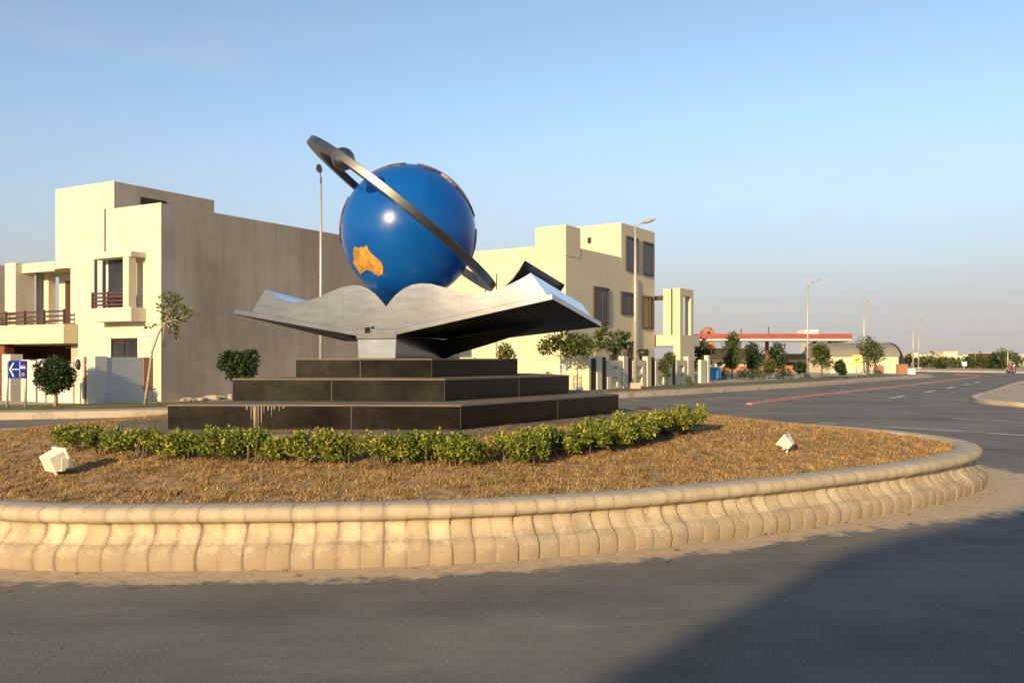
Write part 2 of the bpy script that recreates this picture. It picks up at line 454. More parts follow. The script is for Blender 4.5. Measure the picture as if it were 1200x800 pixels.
M['sign_white'] = plain('sign_white', (0.78, 0.78, 0.76), 0.5, 0, 0.06)
M['sign_red'] = plain('sign_red', (0.5, 0.05, 0.05), 0.5, 0, 0.06)
M['sign_yellow'] = plain('sign_yellow', (0.74, 0.58, 0.16), 0.5, 0, 0.06)
M['bin_blue'] = plain('sky_blue_sheet_metal', (0.02, 0.2, 0.5), 0.5, 0, 0.12)
M['canopy_red'] = plain('canopy_red_fascia', (0.3, 0.07, 0.05), 0.5, 0, 0.12, 0.8)
M['white'] = plain('white_paint', (0.76, 0.74, 0.68), 0.6, 0, 0.06)
M['roof_grey'] = stucco('grey_sheet_roof', (0.24, 0.225, 0.19), (0.16, 0.15, 0.13), 0.45, 0.7, 0.6)
M['bark'] = plain('bark', (0.16, 0.115, 0.075), 0.9, 0, 0.3, 8, 0.5, (1, 1, 0.3))
M['pale_bark'] = plain('pale_bark', (0.36, 0.29, 0.2), 0.9, 0, 0.2, 8, 0.4)
M['hedge'] = leaf_mat('yellow_green_hedge_leaves', [(0.2, (0.04, 0.07, 0.012)), (0.42, (0.11, 0.155, 0.022)), (0.6, (0.28, 0.3, 0.045)), (0.78, (0.56, 0.5, 0.11))], 5, 0.45, 0.25)
M['leaf_dark'] = leaf_mat('dark_green_leaves', [(0.2, (0.012, 0.028, 0.009)), (0.55, (0.03, 0.06, 0.018)), (0.85, (0.06, 0.095, 0.028))], 2, 0.5, 0.15)
M['leaf_mid'] = leaf_mat('mid_green_leaves', [(0.2, (0.035, 0.055, 0.014)), (0.55, (0.075, 0.105, 0.026)), (0.85, (0.14, 0.165, 0.045))], 1.5, 0.5, 0.25)
M['leaf_pale'] = leaf_mat('pale_green_leaves', [(0.2, (0.06, 0.075, 0.022)), (0.55, (0.11, 0.13, 0.04)), (0.85, (0.19, 0.2, 0.07))], 1.5, 0.5, 0.25)
M['skin'] = plain('skin', (0.3, 0.17, 0.11), 0.6)
M['cloth_dark'] = plain('dark_cloth', (0.04, 0.04, 0.05), 0.9)
M['cloth_grey'] = plain('grey_cloth', (0.2, 0.19, 0.19), 0.9)
M['bike_red'] = plain('motorbike_red', (0.35, 0.03, 0.03), 0.4)

# ---------------------------------------------------------------- foliage
def leaves(centres, radii, n, size, squash=1.0, upright=0.0, shell=0.35):
    """n small leaf quads spread through blobs; returns V, F arrays"""
    centres = np.asarray(centres, float); radii = np.asarray(radii, float)
    wgt = radii ** 2.2; wgt /= wgt.sum()
    ci = rng.choice(len(centres), n, p=wgt)
    d = rng.normal(size=(n, 3)); d /= np.linalg.norm(d, axis=1)[:, None]
    rad = rng.random(n) ** shell
    pos = centres[ci] + d * (radii[ci] * rad)[:, None] * np.array([1, 1, squash])
    t = rng.normal(size=(n, 3)) + d * 0.6; t[:, 2] += upright
    t /= np.linalg.norm(t, axis=1)[:, None]
    s = np.cross(t, rng.normal(size=(n, 3))); s /= np.linalg.norm(s, axis=1)[:, None]
    L = (size * (0.6 + 0.8 * rng.random(n)))[:, None]
    nrm = np.cross(t, s)
    V = np.stack([pos, pos + t * L * .45 + s * L * .27 + nrm * L * .08, pos + t * L, pos + t * L * .45 - s * L * .27 + nrm * L * .08], 1).reshape(-1, 3)
    F = np.arange(4 * n).reshape(n, 4)
    return V, F

def tree(name, label, base, trunk, tr, blobs, n, size, leaf, bark='bark', group=None, squash=1.0, cat='tree', limbs=True):
    """trunk: list of points; blobs: list of (x,y,z,r) all in world coordinates"""
    t = empty(name, base, label, cat, group)
    mb = MB(); k = len(trunk)
    mb.tube(trunk, [tr * (1 - 0.5 * i / max(1, k - 1)) for i in range(k)], 8)
    top = Vector(trunk[-1])
    if limbs:
        for bl in blobs:
            e = Vector(bl[:3]); s0 = Vector(trunk[-2]).lerp(top, 0.7)
            mid = s0.lerp(e, 0.5) + Vector((0, 0, -0.05))
            mb.tube([s0, mid, e], [tr * 0.45, tr * 0.3, tr * 0.12], 6)
    mb.build('trunk', M[bark], t, True)
    V, F = leaves([b[:3] for b in blobs], [b[3] for b in blobs], n, size, squash)
    np_mesh('crown', V, F, M[leaf], t)
    return t

def crown_blobs(c, rx, rz, k, r0=0.45, seed=0):
    q = random.Random(seed); out = []
    for i in range(k):
        a = q.uniform(0, 6.283); u = q.uniform(-1, 1); s = math.sqrt(1 - u * u) * q.uniform(0.35, 0.75)
        out.append((c[0] + rx * s * math.cos(a), c[1] + rx * s * math.sin(a), c[2] + rz * u * 0.7, rx * r0 * q.uniform(0.7, 1.25)))
    out.append((c[0], c[1], c[2], rx * 0.6))
    return out

# ---------------------------------------------------------------- ground, roads, kerbs
def catmull(pts, per, closed=True):
    out = []; n = len(pts)
    for i in range(n if closed else n - 1):
        if closed: p = [pts[(i + j - 1) % n] for j in range(4)]
        else: p = [pts[min(max(i + j - 1, 0), n - 1)] for j in range(4)]
        for k in range(per):
            t = k / per
            out.append(tuple(0.5 * (2 * p[1][c] + (-p[0][c] + p[2][c]) * t + (2 * p[0][c] - 5 * p[1][c] + 4 * p[2][c] - p[3][c]) * t * t + (-p[0][c] + 3 * p[1][c] - 3 * p[2][c] + p[3][c]) * t ** 3) for c in range(2)))
    if not closed: out.append(tuple(pts[-1]))
    return out

ISLAND = [(-4.2, 6.99), (-2.75, 6.88), (-.71, 7.06), (.76, 7.5), (2.05, 8.12), (3.64, 9.06), (5.0, 10.05), (6.1, 11.15), (6.72, 12.35), (6.75, 13.7),
          (6.15, 15.15), (4.9, 16.6), (3.2, 17.9), (.8, 19.2), (-2, 19.8), (-5, 19.2), (-7.5, 17.2), (-8.9, 14.6), (-9.4, 12), (-8.6, 9.6), (-6.7, 7.85)]
isl = np.array(catmull(ISLAND, 40))
seg = np.linalg.norm(np.roll(isl, -1, 0) - isl, axis=1); cum = np.concatenate([[0], np.cumsum(seg)]); PER = cum[-1]
iclosed = np.vstack([isl, isl[:1]])
def isl_at(s):
    s = np.asarray(s) % PER
    return np.stack([np.interp(s, cum, iclosed[:, 0]), np.interp(s, cum, iclosed[:, 1])], -1)
def isl_normal(s):
    t = isl_at(s + 0.05) - isl_at(s - 0.05); t /= np.linalg.norm(t, axis=-1)[..., None]
    return np.stack([t[..., 1], -t[..., 0]], -1)        # outwards (outline runs counter-clockwise)

def flat(name, poly, z, mat, **kw):
    mb = MB(); mb.add([(p[0], p[1], z) for p in poly], [tuple(range(len(poly)))])
    o = mb.build(name, mat); return tag(o, **kw)

# one earth sheet to the horizon
mb = MB(); mb.add([(-3000, -800, -0.03), (3000, -800, -0.03), (3000, 4500, -0.03), (-3000, 4500, -0.03)], [(0, 1, 2, 3)])
tag(mb.build('ground', M['sand']), kind='structure')

# outer road edge beyond the island, left to right
EDGE_L = [(-60, 6), (-40, 14), (-25, 20), (-14.2, 23.6), (-10.1, 25.2), (-5, 28.2), (0, 32), (3.5, 35.6), (7.5, 39.6), (13.4, 46.3), (19.6, 53.6), (29, 66), (33.5, 71.5), (38, 77)]
eL = catmull(EDGE_L, 8, False)
# carriageway as a grid with dust beside the island kerb
xs = np.concatenate([np.arange(-14, 14.01, 0.22)]); ys = np.concatenate([np.arange(-2, 24.01, 0.22)])
gx, gy = np.meshgrid(xs, ys); pts = np.stack([gx.ravel(), gy.ravel()], 1)
dmin = np.full(len(pts), 1e9)
for i in range(0, len(isl), 2):
    dmin = np.minimum(dmin, np.hypot(pts[:, 0] - isl[i, 0], pts[:, 1] - isl[i, 1]))
nx, ny = len(xs), len(ys)
F = np.array([(j * nx + i, j * nx + i + 1, (j + 1) * nx + i + 1, (j + 1) * nx + i) for j in range(ny - 1) for i in range(nx - 1)])
road = np_mesh('road', np.column_stack([pts, np.zeros(len(pts))]), F, M['asphalt'])
at = road.data.attributes.new('dust', 'FLOAT', 'POINT')
width = 0.42 + 0.75 * np.clip((pts[:, 0] - 3.5) / 3.5, 0, 1) * np.clip((14.5 - pts[:, 1]) / 4, 0, 1)
tkv = np.exp(-((dmin - 1.25) / 0.28) ** 2) + np.exp(-((dmin - 2.75) / 0.32) ** 2) + 0.7 * np.exp(-((dmin - 4.6) / 0.35) ** 2)
tat = road.data.attributes.new('track', 'FLOAT', 'POINT'); tat.data.foreach_set('value', np.clip(tkv, 0, 1).astype(np.float32))
at = road.data.attributes['dust']
at.data.foreach_set('value', np.clip(1.05 - dmin / width * 0.62, 0, 1).astype(np.float32))
tag(road, kind='structure')
# the rest of the carriageway, butted round the near sheet
mb = MB()
for poly in ([(-70, -40), (70, -40), (70, -2), (-70, -2)], [(-70, -2), (-14, -2), (-14, 24), (-70, 24)], [(14, -2), (90, -2), (90, 24), (14, 24)], [(-70, 24), (90, 24), (150, 140), (-70, 140)]):
    mb.add([(p[0], p[1], 0) for p in poly], [(0, 1, 2, 3)])
tag(mb.build('far_road', M['asphalt']), kind='structure')

def pavement(name, edge, back, z, kname):
    """raised pavement: a kerb strip of 0.22 m along edge, then the slab behind to the given back points"""
    e = [Vector((p[0], p[1], 0)) for p in edge]
    inner = []
    for i, p in enumerate(e):
        t = (e[min(i + 1, len(e) - 1)] - e[max(i - 1, 0)]).normalized()
        inner.append(p + Vector((-t.y, t.x, 0)) * 0.24)
    mb = MB(); n = len(e)
    for i in range(n - 1):
        a, b, c, d = e[i], e[i + 1], inner[i + 1], inner[i]
        mb.hexa([(a.x, a.y, -0.02), (b.x, b.y, -0.02), (c.x, c.y, -0.02), (d.x, d.y, -0.02), (a.x + 0, a.y, z), (b.x, b.y, z), (c.x, c.y, z), (d.x, d.y, z)])
    tag(mb.build(kname, M['kerb']), kind='structure')
    poly = [(p.x, p.y) for p in inner] + back
    tag(flat(name, poly, z - 0.004, M['pave']), kind='structure')
    return inner
inn = pavement('pavement', eL, [(40, 82), (30, 200), (-120, 200), (-120, 8)], 0.2, 'pavement_kerb')
# pavement edge wraps the nose at the far end and the yard behind it is sandy
# green verge behind the left kerb and by the right house
vg = []
for p, q in ((0.9, 0), (2.6, 1)):
    pass
def strip(name, edge, o0, o1, z, mat):
    e = [Vector((p[0], p[1], 0)) for p in edge]; A, B = [], []
    for i, p in enumerate(e):
        t = (e[min(i + 1, len(e) - 1)] - e[max(i - 1, 0)]).normalized(); nn = Vector((-t.y, t.x, 0))
        A.append(p + nn * o0); B.append(p + nn * o1)
    mb = MB(); n = len(e)
    mb.add([(p.x, p.y, z) for p in A + B], [(i, i + 1, n + i + 1, n + i) for i in range(n - 1)])
    return tag(mb.build(name, mat), kind='structure')
strip('verge', eL[16:], 1.3, 4.6, 0.2005, M['verge'])
# corner pavement at the right
CORN = [(60, 92), (36, 60), (24, 42.5), (19.6, 36.2), (18.1, 33.4), (17.7, 31.2), (18.4, 28.6), (22, 24), (40, 14)]
pavement('corner_pavement', catmull(CORN, 6, False), [(60, 14), (90, 60), (90, 92)], 0.16, 'corner_kerb')
# far side of the road
pavement('far_pavement', [(110, 88), (60, 100), (54, 112), (40, 121), (20, 128)], [(20, 400), (400, 400), (400, 60)], 0.16, 'far_kerb')

# painted markings
def dash(mb, a, b, wd, z=0.004):
    a, b = Vector((a[0], a[1], z)), Vector((b[0], b[1], z)); t = (b - a).normalized(); s = Vector((-t.y, t.x, 0)) * wd / 2
    mb.add([a - s, b - s, b + s, a + s], [(0, 1, 2, 3)])
mb = MB()
for (x0, y0, x1, y1) in ((1041, 467, 1060, 463.6), (1083, 460, 1096, 457.4), (1110, 455, 1119, 453), (1130, 451, 1136, 449.6), (1143, 448.4, 1148, 447.4)):
    dash(mb, G(x0, y0), G(x1, y1), 0.2)
dash(mb, G(1114, 490), G(1225, 495.5), 0.16)
ring = [G(960, 495.5), G(1027, 499.5), G(1110, 504.2), G(1200, 510), G(1300, 518)]
for i in range(len(ring) - 1): dash(mb, ring[i], ring[i + 1], 0.13)
lf = [G(-60, 505), G(0, 502.5), G(60, 499.5), G(110, 497)]
for i in range(len(lf) - 1): dash(mb, lf[i], lf[i + 1], 0.12)
tag(mb.build('road_markings', M['paint']), kind='structure')

# low red and white median kerb curving away
MED = [G(878, 474), G(915, 468.5), G(960, 463), G(1010, 457.5), G(1060, 452), G(1095, 448.2), G(1120, 445.2), G(1140, 442.4), G(1147, 440.6), G(1140, 439.6), G(1120, 438.9)]
md = catmull([(p.x, p.y) for p in MED], 30, False)
mb = MB()
acc = [0]
for i in range(1, len(md)): acc.append(acc[-1] + math.dist(md[i], md[i - 1]))
N = int(acc[-1] / 0.5)
sx = np.interp(np.linspace(0, acc[-1], N + 1), acc, [p[0] for p in md]); sy = np.interp(np.linspace(0, acc[-1], N + 1), acc, [p[1] for p in md])
for i in range(N):
    a, b = Vector((sx[i], sy[i], 0)), Vector((sx[i + 1], sy[i + 1], 0)); t = (b - a).normalized(); s = Vector((-t.y, t.x, 0)) * 0.13
    up = Vector((0, 0, 0.06)); j = 0.4
    for mi, a2, b2 in ((0, a, a + t * j), (1, a + t * j, b)):
        mb.cur = mi
        mb.hexa([a2 - s, b2 - s, b2 + s, a2 + s, a2 - s * .8 + up, b2 - s * .8 + up, b2 + s * .8 + up, a2 + s * .8 + up])
tag(mb.build('road_divider', [M['red_paint'], M['kerb']]), 'low red and white painted divider curving along the middle of the far road', 'road divider')

# ---------------------------------------------------------------- the roundabout island
PROF = [(0.04, -0.02), (0.055, 0.03), (0.062, 0.08), (0.054, 0.13), (0.028, 0.168), (-0.012, 0.192), (-0.034, 0.197), (-0.04, 0.205), (-0.07, 0.232), (-0.1, 0.268), (-0.112, 0.3), (-0.11, 0.33),
        (-0.095, 0.352), (-0.07, 0.362), (-0.045, 0.366), (-0.024, 0.38), (-0.008, 0.404), (-0.006, 0.432), (-0.018, 0.458), (-0.042, 0.477), (-0.09, 0.488), (-0.2, 0.49), (-0.3, 0.486), (-0.335, 0.47), (-0.34, 0.4)]
NB = int(PER / 0.186); BL = PER / NB
off = [0.0, 0.035, 0.1, 0.5, 0.9, 0.965]
gr = [1, 0.25, 0, 0, 0, 0.25]
S_, GR_, BI = [], [], []
for i in range(NB):
    for o_, g_ in zip(off, gr): S_.append((i + o_) * BL); GR_.append(g_); BI.append(i)
S_ = np.array(S_); GR_ = np.array(GR_); BI = np.array(BI)
jit = rng.normal(0, 0.006, NB + 1); jz = rng.normal(0, 0.003, NB + 1)
C = isl_at(S_); Nn = isl_normal(S_)
prof = np.array(PROF); npf = len(prof)
V = np.zeros((len(S_), npf, 3))
for k in range(npf):
    deep = 0.01 if k < 14 else 0.0025
    o = prof[k, 0] - GR_ * deep + jit[BI] * (1.0 if k < 14 else 0.35) + rng.normal(0, 0.0012, len(S_))
    V[:, k, 0] = C[:, 0] + Nn[:, 0] * o; V[:, k, 1] = C[:, 1] + Nn[:, 1] * o; V[:, k, 2] = prof[k, 1] + (jz[BI] * (1.0 if k < 14 else 0.4) if k > 0 else 0) - (GR_ * 0.002 if 15 < k < 22 else 0)
ns = len(S_)
F, U = [], []
plen = np.concatenate([[0], np.cumsum(np.hypot(*(np.diff(prof, axis=0).T)))]); 
for i in range(ns):
    i2 = (i + 1) % ns
    for k in range(npf - 1):
        F.append((i * npf + k, i2 * npf + k, i2 * npf + k + 1, i * npf + k + 1))
        u0 = S_[i] / BL; u1 = S_[i2] / BL if i2 else NB
        vv0, vv1 = prof[k, 1], prof[k + 1, 1]
        if k >= 20: vv0, vv1 = 1.0, 1.0
        U += [u0, vv0, u1, vv0, u1, vv1, u0, vv1]
kw = np_mesh('kerb_wall', V.reshape(-1, 3), np.array(F), M['kerb_stone'], None, True)
uvl = kw.data.uv_layers.new(name='run'); uvl.data.foreach_set('uv', np.array(U, dtype=np.float32))
tag(kw, 'cream moulded concrete kerb wall curving round the dry lawn of the roundabout', 'kerb wall')

CX, CY = -1.4, 13.3                                       # centre of the mound
ang_i = np.arctan2(isl[:, 1] - CY, isl[:, 0] - CX); rad_i = np.hypot(isl[:, 1] - CY, isl[:, 0] - CX)
order = np.argsort(ang_i); ang_s, rad_s = ang_i[order], rad_i[order]
def rim(a): return np.interp(a, ang_s, rad_s, period=2 * math.pi) - 0.3
def mound(x, y):
    x = np.asarray(x, float); y = np.asarray(y, float)
    k = np.hypot(x - CX, y - CY) / rim(np.arctan2(y - CY, x - CX))
    t = np.clip((1 - k) / 0.42, 0, 1)
    return 0.455 + 0.33 * (t * 0.75 + 0.25 * t * t * (3 - 2 * t)) + 0.012 * np.sin(x * 2.3 + 1) * np.sin(y * 1.9)
A_ = np.linspace(-math.pi, math.pi, 181)[:-1]; K_ = np.linspace(0.02, 1.0, 46)
V, F = [], []
for k in K_:
    for a in A_:
        r = rim(a) * k; x, y = CX + r * math.cos(a), CY + r * math.sin(a); V.append((x, y, float(mound(x, y)) - 0.012))
for i in range(len(K_) - 1):
    for j in range(180): F.append((i * 180 + j, i * 180 + (j + 1) % 180, (i + 1) * 180 + (j + 1) % 180, (i + 1) * 180 + j))
lawn = np_mesh('lawn_ground', V, F, M['soil'], None, True); tag(lawn, kind='structure')

def on_mound(px, py):
    z = 0.5
    for _ in range(60):
        g = G(px, py, z); z += 0.15 * (float(mound(g.x, g.y)) - z)
    g = G(px, py, z)
    return Vector((g.x, g.y, z))

# ---------------------------------------------------------------- podium (hexagonal, three granite tiers)
S = 0.83
def Q(p):                                                  # monument survey scale
    return Vector((p[0] * S, p[1] * S, H + (p[2] - H) * S))
ctr = (-2.2, 17.1)
T1 = [(-5.29, 13.12), (-.78, 12.95), (2.11, 16.9), (0.9, 20.5), (-2.2, 20.8), (-3.35, 17.0)]
T2 = [(-4.64, 14.18), (-1.106, 14.0), (1.14, 17.1), (0.4, 19.2), (-2.1, 19.4), (-3.05, 17.05)]
T3 = [(-3.82, 15.1), (-1.405, 14.95), (0.106, 17.0), (-.3, 18.5), (-1.95, 18.6), (-2.86, 17.06)]
T0 = [(-6.0, 12.3), (-.55, 12.0), (2.95, 17.0), (1.2, 21.2), (-2.2, 21.6), (-6.75, 14.7)]
pod = empty('podium', Q((ctr[0], ctr[1], 0.62)), 'three stepped black granite podium under the open book and globe', 'podium')
def qpoly(T): return [(p[0] * S, p[1] * S) for p in T]
def inset(T, k): return [((p[0] - ctr[0]) * k + ctr[0], (p[1] - ctr[1]) * k + ctr[1]) for p in T]
zq = lambda z: H + (z - H) * S
def tier(T, z0, z1, joints, name):
    mb = MB()
    mb.cur = 0
    lip = 0.025
    mb.prism(qpoly(T), zq(z0), zq(z1 - lip))
    mb.cur = 1                                             # dusty top slab, a hair proud
    mb.prism(qpoly(inset(T, 1.0025)), zq(z1 - lip), zq(z1))
    mb.cur = 2
    # grout joints: (edge index, fraction)
    for e, fr in joints:
        a, b = Vector((*T[e], 0)), Vector((*T[(e + 1) % 6], 0)); t = (b - a).normalized(); nrm = Vector((t.y, -t.x, 0))
        p = a.lerp(b, fr)
        q0, q1 = p - t * 0.008, p + t * 0.008; o = nrm * 0.004
        c8 = [q0 + o, q1 + o, q1 - o, q0 - o]
        mb.hexa([Q((*c[:2], z0 + .005)) for c in c8] + [Q((*c[:2], z1 - lip - .002)) for c in c8])
    if name == 'lime':
        a, b = Vector((*T[0], 0)), Vector((*T[1], 0)); t = (b - a).normalized(); nrm = Vector((t.y, -t.x, 0))
        mb.cur = 3
        for fr, wd, dp in ((0.298, 0.045, 0.345), (0.311, 0.016, 0.345), (0.287, 0.012, 0.21), (0.322, 0.018, 0.27), (0.331, 0.01, 0.12), (0.345, 0.022, 0.07), (0.357, 0.012, 0.15), (0.366, 0.03, 0.05), (0.384, 0.012, 0.085), (0.272, 0.02, 0.06), (0.398, 0.03, 0.035)):
            p = a.lerp(b, fr); w2 = wd / 2; o = nrm * 0.003
            zt = z1 - lip
            pts = [p - t * w2, p + t * w2, p + t * w2 * .5, p - t * w2 * .3]
            zz = [zt, zt, zt - dp, zt - dp * .93]
            fr_ = [Q(((q + o).x, (q + o).y, z)) for q, z in zip(pts, zz)]
            bk = [Q(((q - o).x, (q - o).y, z)) for q, z in zip(pts, zz)]
            mb.hexa(bk + fr_)
    for e in range(6):                                     # pale corner joints
        p = Vector((*T[e], 0)); q = (p - Vector((*ctr, 0))).normalized() * 0.004; mb.cur = 2
        mb.tube([Q((p.x + q.x * .2, p.y + q.y * .2, z0 + .01)), Q((p.x + q.x * .2, p.y + q.y * .2, z1 - lip - .004))], 0.0042, 6)
    return mb.build('tier', [M['granite'], M['dusty_stone'], M['grout'], M['lime']], pod)
mb = MB(); mb.prism(qpoly(T0), zq(0.62) - 0.4, zq(0.62) - 0.003); mb.build('base_slab', M['plinth'], pod, False, 0.008)
tier(T1, 0.62, 0.997, [(0, 0.305), (0, 0.63), (1, 0.55)], 'lime')
tier(T2, 0.997, 1.37, [(0, 0.47), (1, 0.55)], '')
tier(T3, 1.37, 1.7, [(0, 0.475)], '')

# ---------------------------------------------------------------- the open book
bo = Vector((-2.37, 15.1, 0)); bu = Vector((.958, -.287, 0)); bv = Vector((.287, .958, 0))
book = empty('open_book', Q((bo.x, bo.y + 1.5, 1.7)), 'brushed steel open book with curling pages carried on the granite podium', 'book sculpture')
def bk(px, py):                                            # point of the photo on the book's front plane -> (t, z)
    x = (px - 600) / 1000
    t = (x * bo.y - bo.x) / (bu.x - x * bu.y)
    d = bo.y + bu.y * t
    return t, H + (420 - py) / 1000 * d
LEN = 4.2
def bw(t, v, z):                                           # book frame to world, outer ends settle towards the back
    drop = (0.29 if t > 0 else 0.42) * (v / LEN) * min(1.0, abs(t) / 3.0)
    p = bo + bu * t + bv * v
    return Q((p.x, p.y, z - drop))
top_px = [(311, 339), (318, 344), (326, 348.5), (336, 352.5), (346, 354), (355, 353.4), (366, 350.5), (378, 346), (390, 340.5), (402, 336), (413, 334), (422, 334.5), (431, 338), (440, 344.5), (447, 352.5), (452.5, 359),
          (457.5, 352.5), (464, 345), (473, 338), (483, 333.5), (493, 332), (505, 332.5), (518, 336), (533, 340.5), (548, 342.8), (562, 343), (575, 341.3), (588, 337.3), (600, 332), (611, 326.5), (622, 320)]
bot_px = [(295, 365.2), (420, 388), (466, 386), (641, 346)]
top = [bk(*p) for p in top_px]
def interp_bot(t):
    pts = [bk(*p) for p in bot_px]
    for (t0, z0), (t1, z1) in zip(pts, pts[1:]):
        if t <= t1: return z0 + (z1 - z0) * (t - t0) / (t1 - t0)
    return pts[-1][1]
t_gut = top[15][0]
# page blocks, left and right; bottom outline runs along the cover
for name, tp, bl in (('pages', top[:16], None), ('pages', top[15:], None)):
    out = list(tp)
    lo = [bk(295, 365.2), bk(420, 387.6), (t_gut, bk(452.5, 388)[1])] if tp[0][0] < -1 else [(t_gut, bk(452.5, 388)[1]), bk(466, 385.6), bk(641, 346)]
    n = len(out); low = []
    lt0, lt1 = lo[0][0], lo[-1][0]
    for i in range(n):
        f = i / (n - 1); tt = lt0 + (lt1 - lt0) * f
        for (a, za), (b, zb) in zip(lo, lo[1:]):
            if tt <= b + 1e-6: low.append((tt, za + (zb - za) * (tt - a) / (b - a))); break
        else: low.append(lo[-1])
    mb = MB(); NV = 10
    vs = []
    for j in range(NV + 1):
        v = LEN * 0.985 * j / NV + 0.0
        for (t, z) in out: vs.append(bw(t, v, z))
        for (t, z) in low: vs.append(bw(t, v, z))
    fs = []; m2 = 2 * n
    for j in range(NV):
        a = j * m2; b = a + m2
        for i in range(n - 1):
            fs.append((a + i, a + i + 1, b + i + 1, b + i)); fs.append((a + n + i + 1, a + n + i, b + n + i, b + n + i + 1))
        fs.append((a, b, b + n, a + n)); fs.append((a + n - 1, a + 2 * n - 1, b + 2 * n - 1, b + n - 1))
    for j in (0, NV):
        a = j * m2
        for i in range(n - 1): fs.append((a + i, a + n + i, a + n + i + 1, a + i + 1) if j == 0 else (a + i + 1, a + n + i + 1, a + n + i, a + i))
    mb.add(vs, fs)
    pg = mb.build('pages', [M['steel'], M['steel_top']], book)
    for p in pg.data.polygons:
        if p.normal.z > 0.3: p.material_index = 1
    # welded seams on the front sheet
    for tx in ((382, 340, 386), (402, 337, 388)) if tp[0][0] < -1 else ((540, 343, 367), (506, 334, 374)):
        t0, z1 = bk(tx[0], tx[1] + 3); _, z0 = bk(tx[0], tx[2] - 4)
        sm = MB()
        sm.hexa([bw(t0 - .006, -.003, z0), bw(t0 + .006, -.003, z0), bw(t0 + .006, .003, z0), bw(t0 - .006, .003, z0), bw(t0 - .006, -.003, z1), bw(t0 + .006, -.003, z1), bw(t0 + .006, .003, z1), bw(t0 - .006, .003, z1)])
        sm.build('weld_seam', M['steel'], pg)
# covers: plates a bit larger than the pages
def cover(pa, pb, th_px, name='cover'):
    (ta, za), (tb, zb) = bk(*pa), bk(*pb)
    ca, cb = bk(pa[0], pa[1] + th_px)[1], bk(pb[0], pb[1] + th_px)[1]
    mb = MB(); f, b_ = -0.05, LEN + 0.08
    K = 8
    vs = []
    for j in range(K + 1):
        v = f + (b_ - f) * j / K
        vs += [bw(ta, v, ca), bw(tb, v, cb), bw(tb, v, zb), bw(ta, v, za)]
    fs = [(0, 1, 2, 3), tuple(K * 4 + i for i in (3, 2, 1, 0))]
    for j in range(K):
        a = j * 4
        for i in range(4): fs.append((a + i, a + 4 + i, a + 4 + (i + 1) % 4, a + (i + 1) % 4))
    mb.add(vs, fs)
    o = mb.build(name, [M['steel'], M['shade_steel_deep']], book, False, 0.006)
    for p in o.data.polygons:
        if p.normal.z < -0.5: p.material_index = 1  # downward faces take the painted shade tone
    return o
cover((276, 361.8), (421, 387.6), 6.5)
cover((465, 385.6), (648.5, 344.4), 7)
# spine block standing on the top tier
(tl, zl), (tr_, zr) = bk(419.5, 388), bk(465.5, 388)
mb = MB()
mb.hexa([bw(tl + .03, -.05, 1.7), bw(tr_ - .01, -.05, 1.7), bw(tr_ - .01, 3.2, 1.7), bw(tl + .03, 3.2, 1.7), bw(tl, -.03, zl - .14), bw(tr_, -.03, zl - .14), bw(tr_, 3.2, zl - .14), bw(tl, 3.2, zl - .14)])
mb.hexa([bw(tl - .01, -.055, zl - .14), bw(tr_ + .01, -.055, zl - .14), bw(tr_ + .01, 3.3, zl - .14), bw(tl - .01, 3.3, zl - .14), bw(tl - .01, -.055, zl + .04), bw(tr_ + .01, -.055, zl + .04), bw(tr_ + .01, 3.3, zl + .04), bw(tl - .01, 3.3, zl + .04)])
sp = mb.build('spine', M['steel'], book, False, 0.006)
th, zh = bk(432.5, 387)
mb = MB(); hs = .075
mb.hexa([bw(th - hs, -.062, zh - hs), bw(th + hs, -.062, zh - hs), bw(th + hs, -.04, zh - hs), bw(th - hs, -.04, zh - hs), bw(th - hs, -.062, zh + hs), bw(th + hs, -.062, zh + hs), bw(th + hs, -.04, zh + hs), bw(th - hs, -.04, zh + hs)])
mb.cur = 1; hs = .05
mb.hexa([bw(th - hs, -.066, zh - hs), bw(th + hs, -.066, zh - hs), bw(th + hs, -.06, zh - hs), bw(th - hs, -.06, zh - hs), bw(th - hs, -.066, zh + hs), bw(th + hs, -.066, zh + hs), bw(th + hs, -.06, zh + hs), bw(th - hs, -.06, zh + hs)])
mb.build('cable_port', [M['steel'], M['shade_steel_deep']], sp)
# keels: curved ribs under each wing
for sgn, tipx in ((-1, bk(340, 372)[0]), (1, bk(600, 358)[0])):
    mb = MB(); vs = []; n = 12
    tb = tl if sgn < 0 else tr_
    zt = lambda t: interp_bot(t) - 0.12
    for i in range(n + 1):
        f = i / n; t = tb + (tipx - tb) * f
        zlow = (1.72 + (zt(t) - 1.72) * (f ** 0.62))
        for v in (2.2, 2.36): vs += [bw(t, v, zt(t)), bw(t, v, min(zlow, zt(t) - .01))]
    fs = []
    for i in range(n):
        a = i * 4; b = a + 4
        fs += [(a, b, b + 1, a + 1), (a + 2, a + 3, b + 3, b + 2), (a + 1, b + 1, b + 3, a + 3), (a, a + 2, b + 2, b)]
    fs += [(0, 1, 3, 2), (n * 4, n * 4 + 2, n * 4 + 3, n * 4 + 1)]
    mb.add(vs, fs); mb.build('support_rib', M['shade_steel_soft'], book)
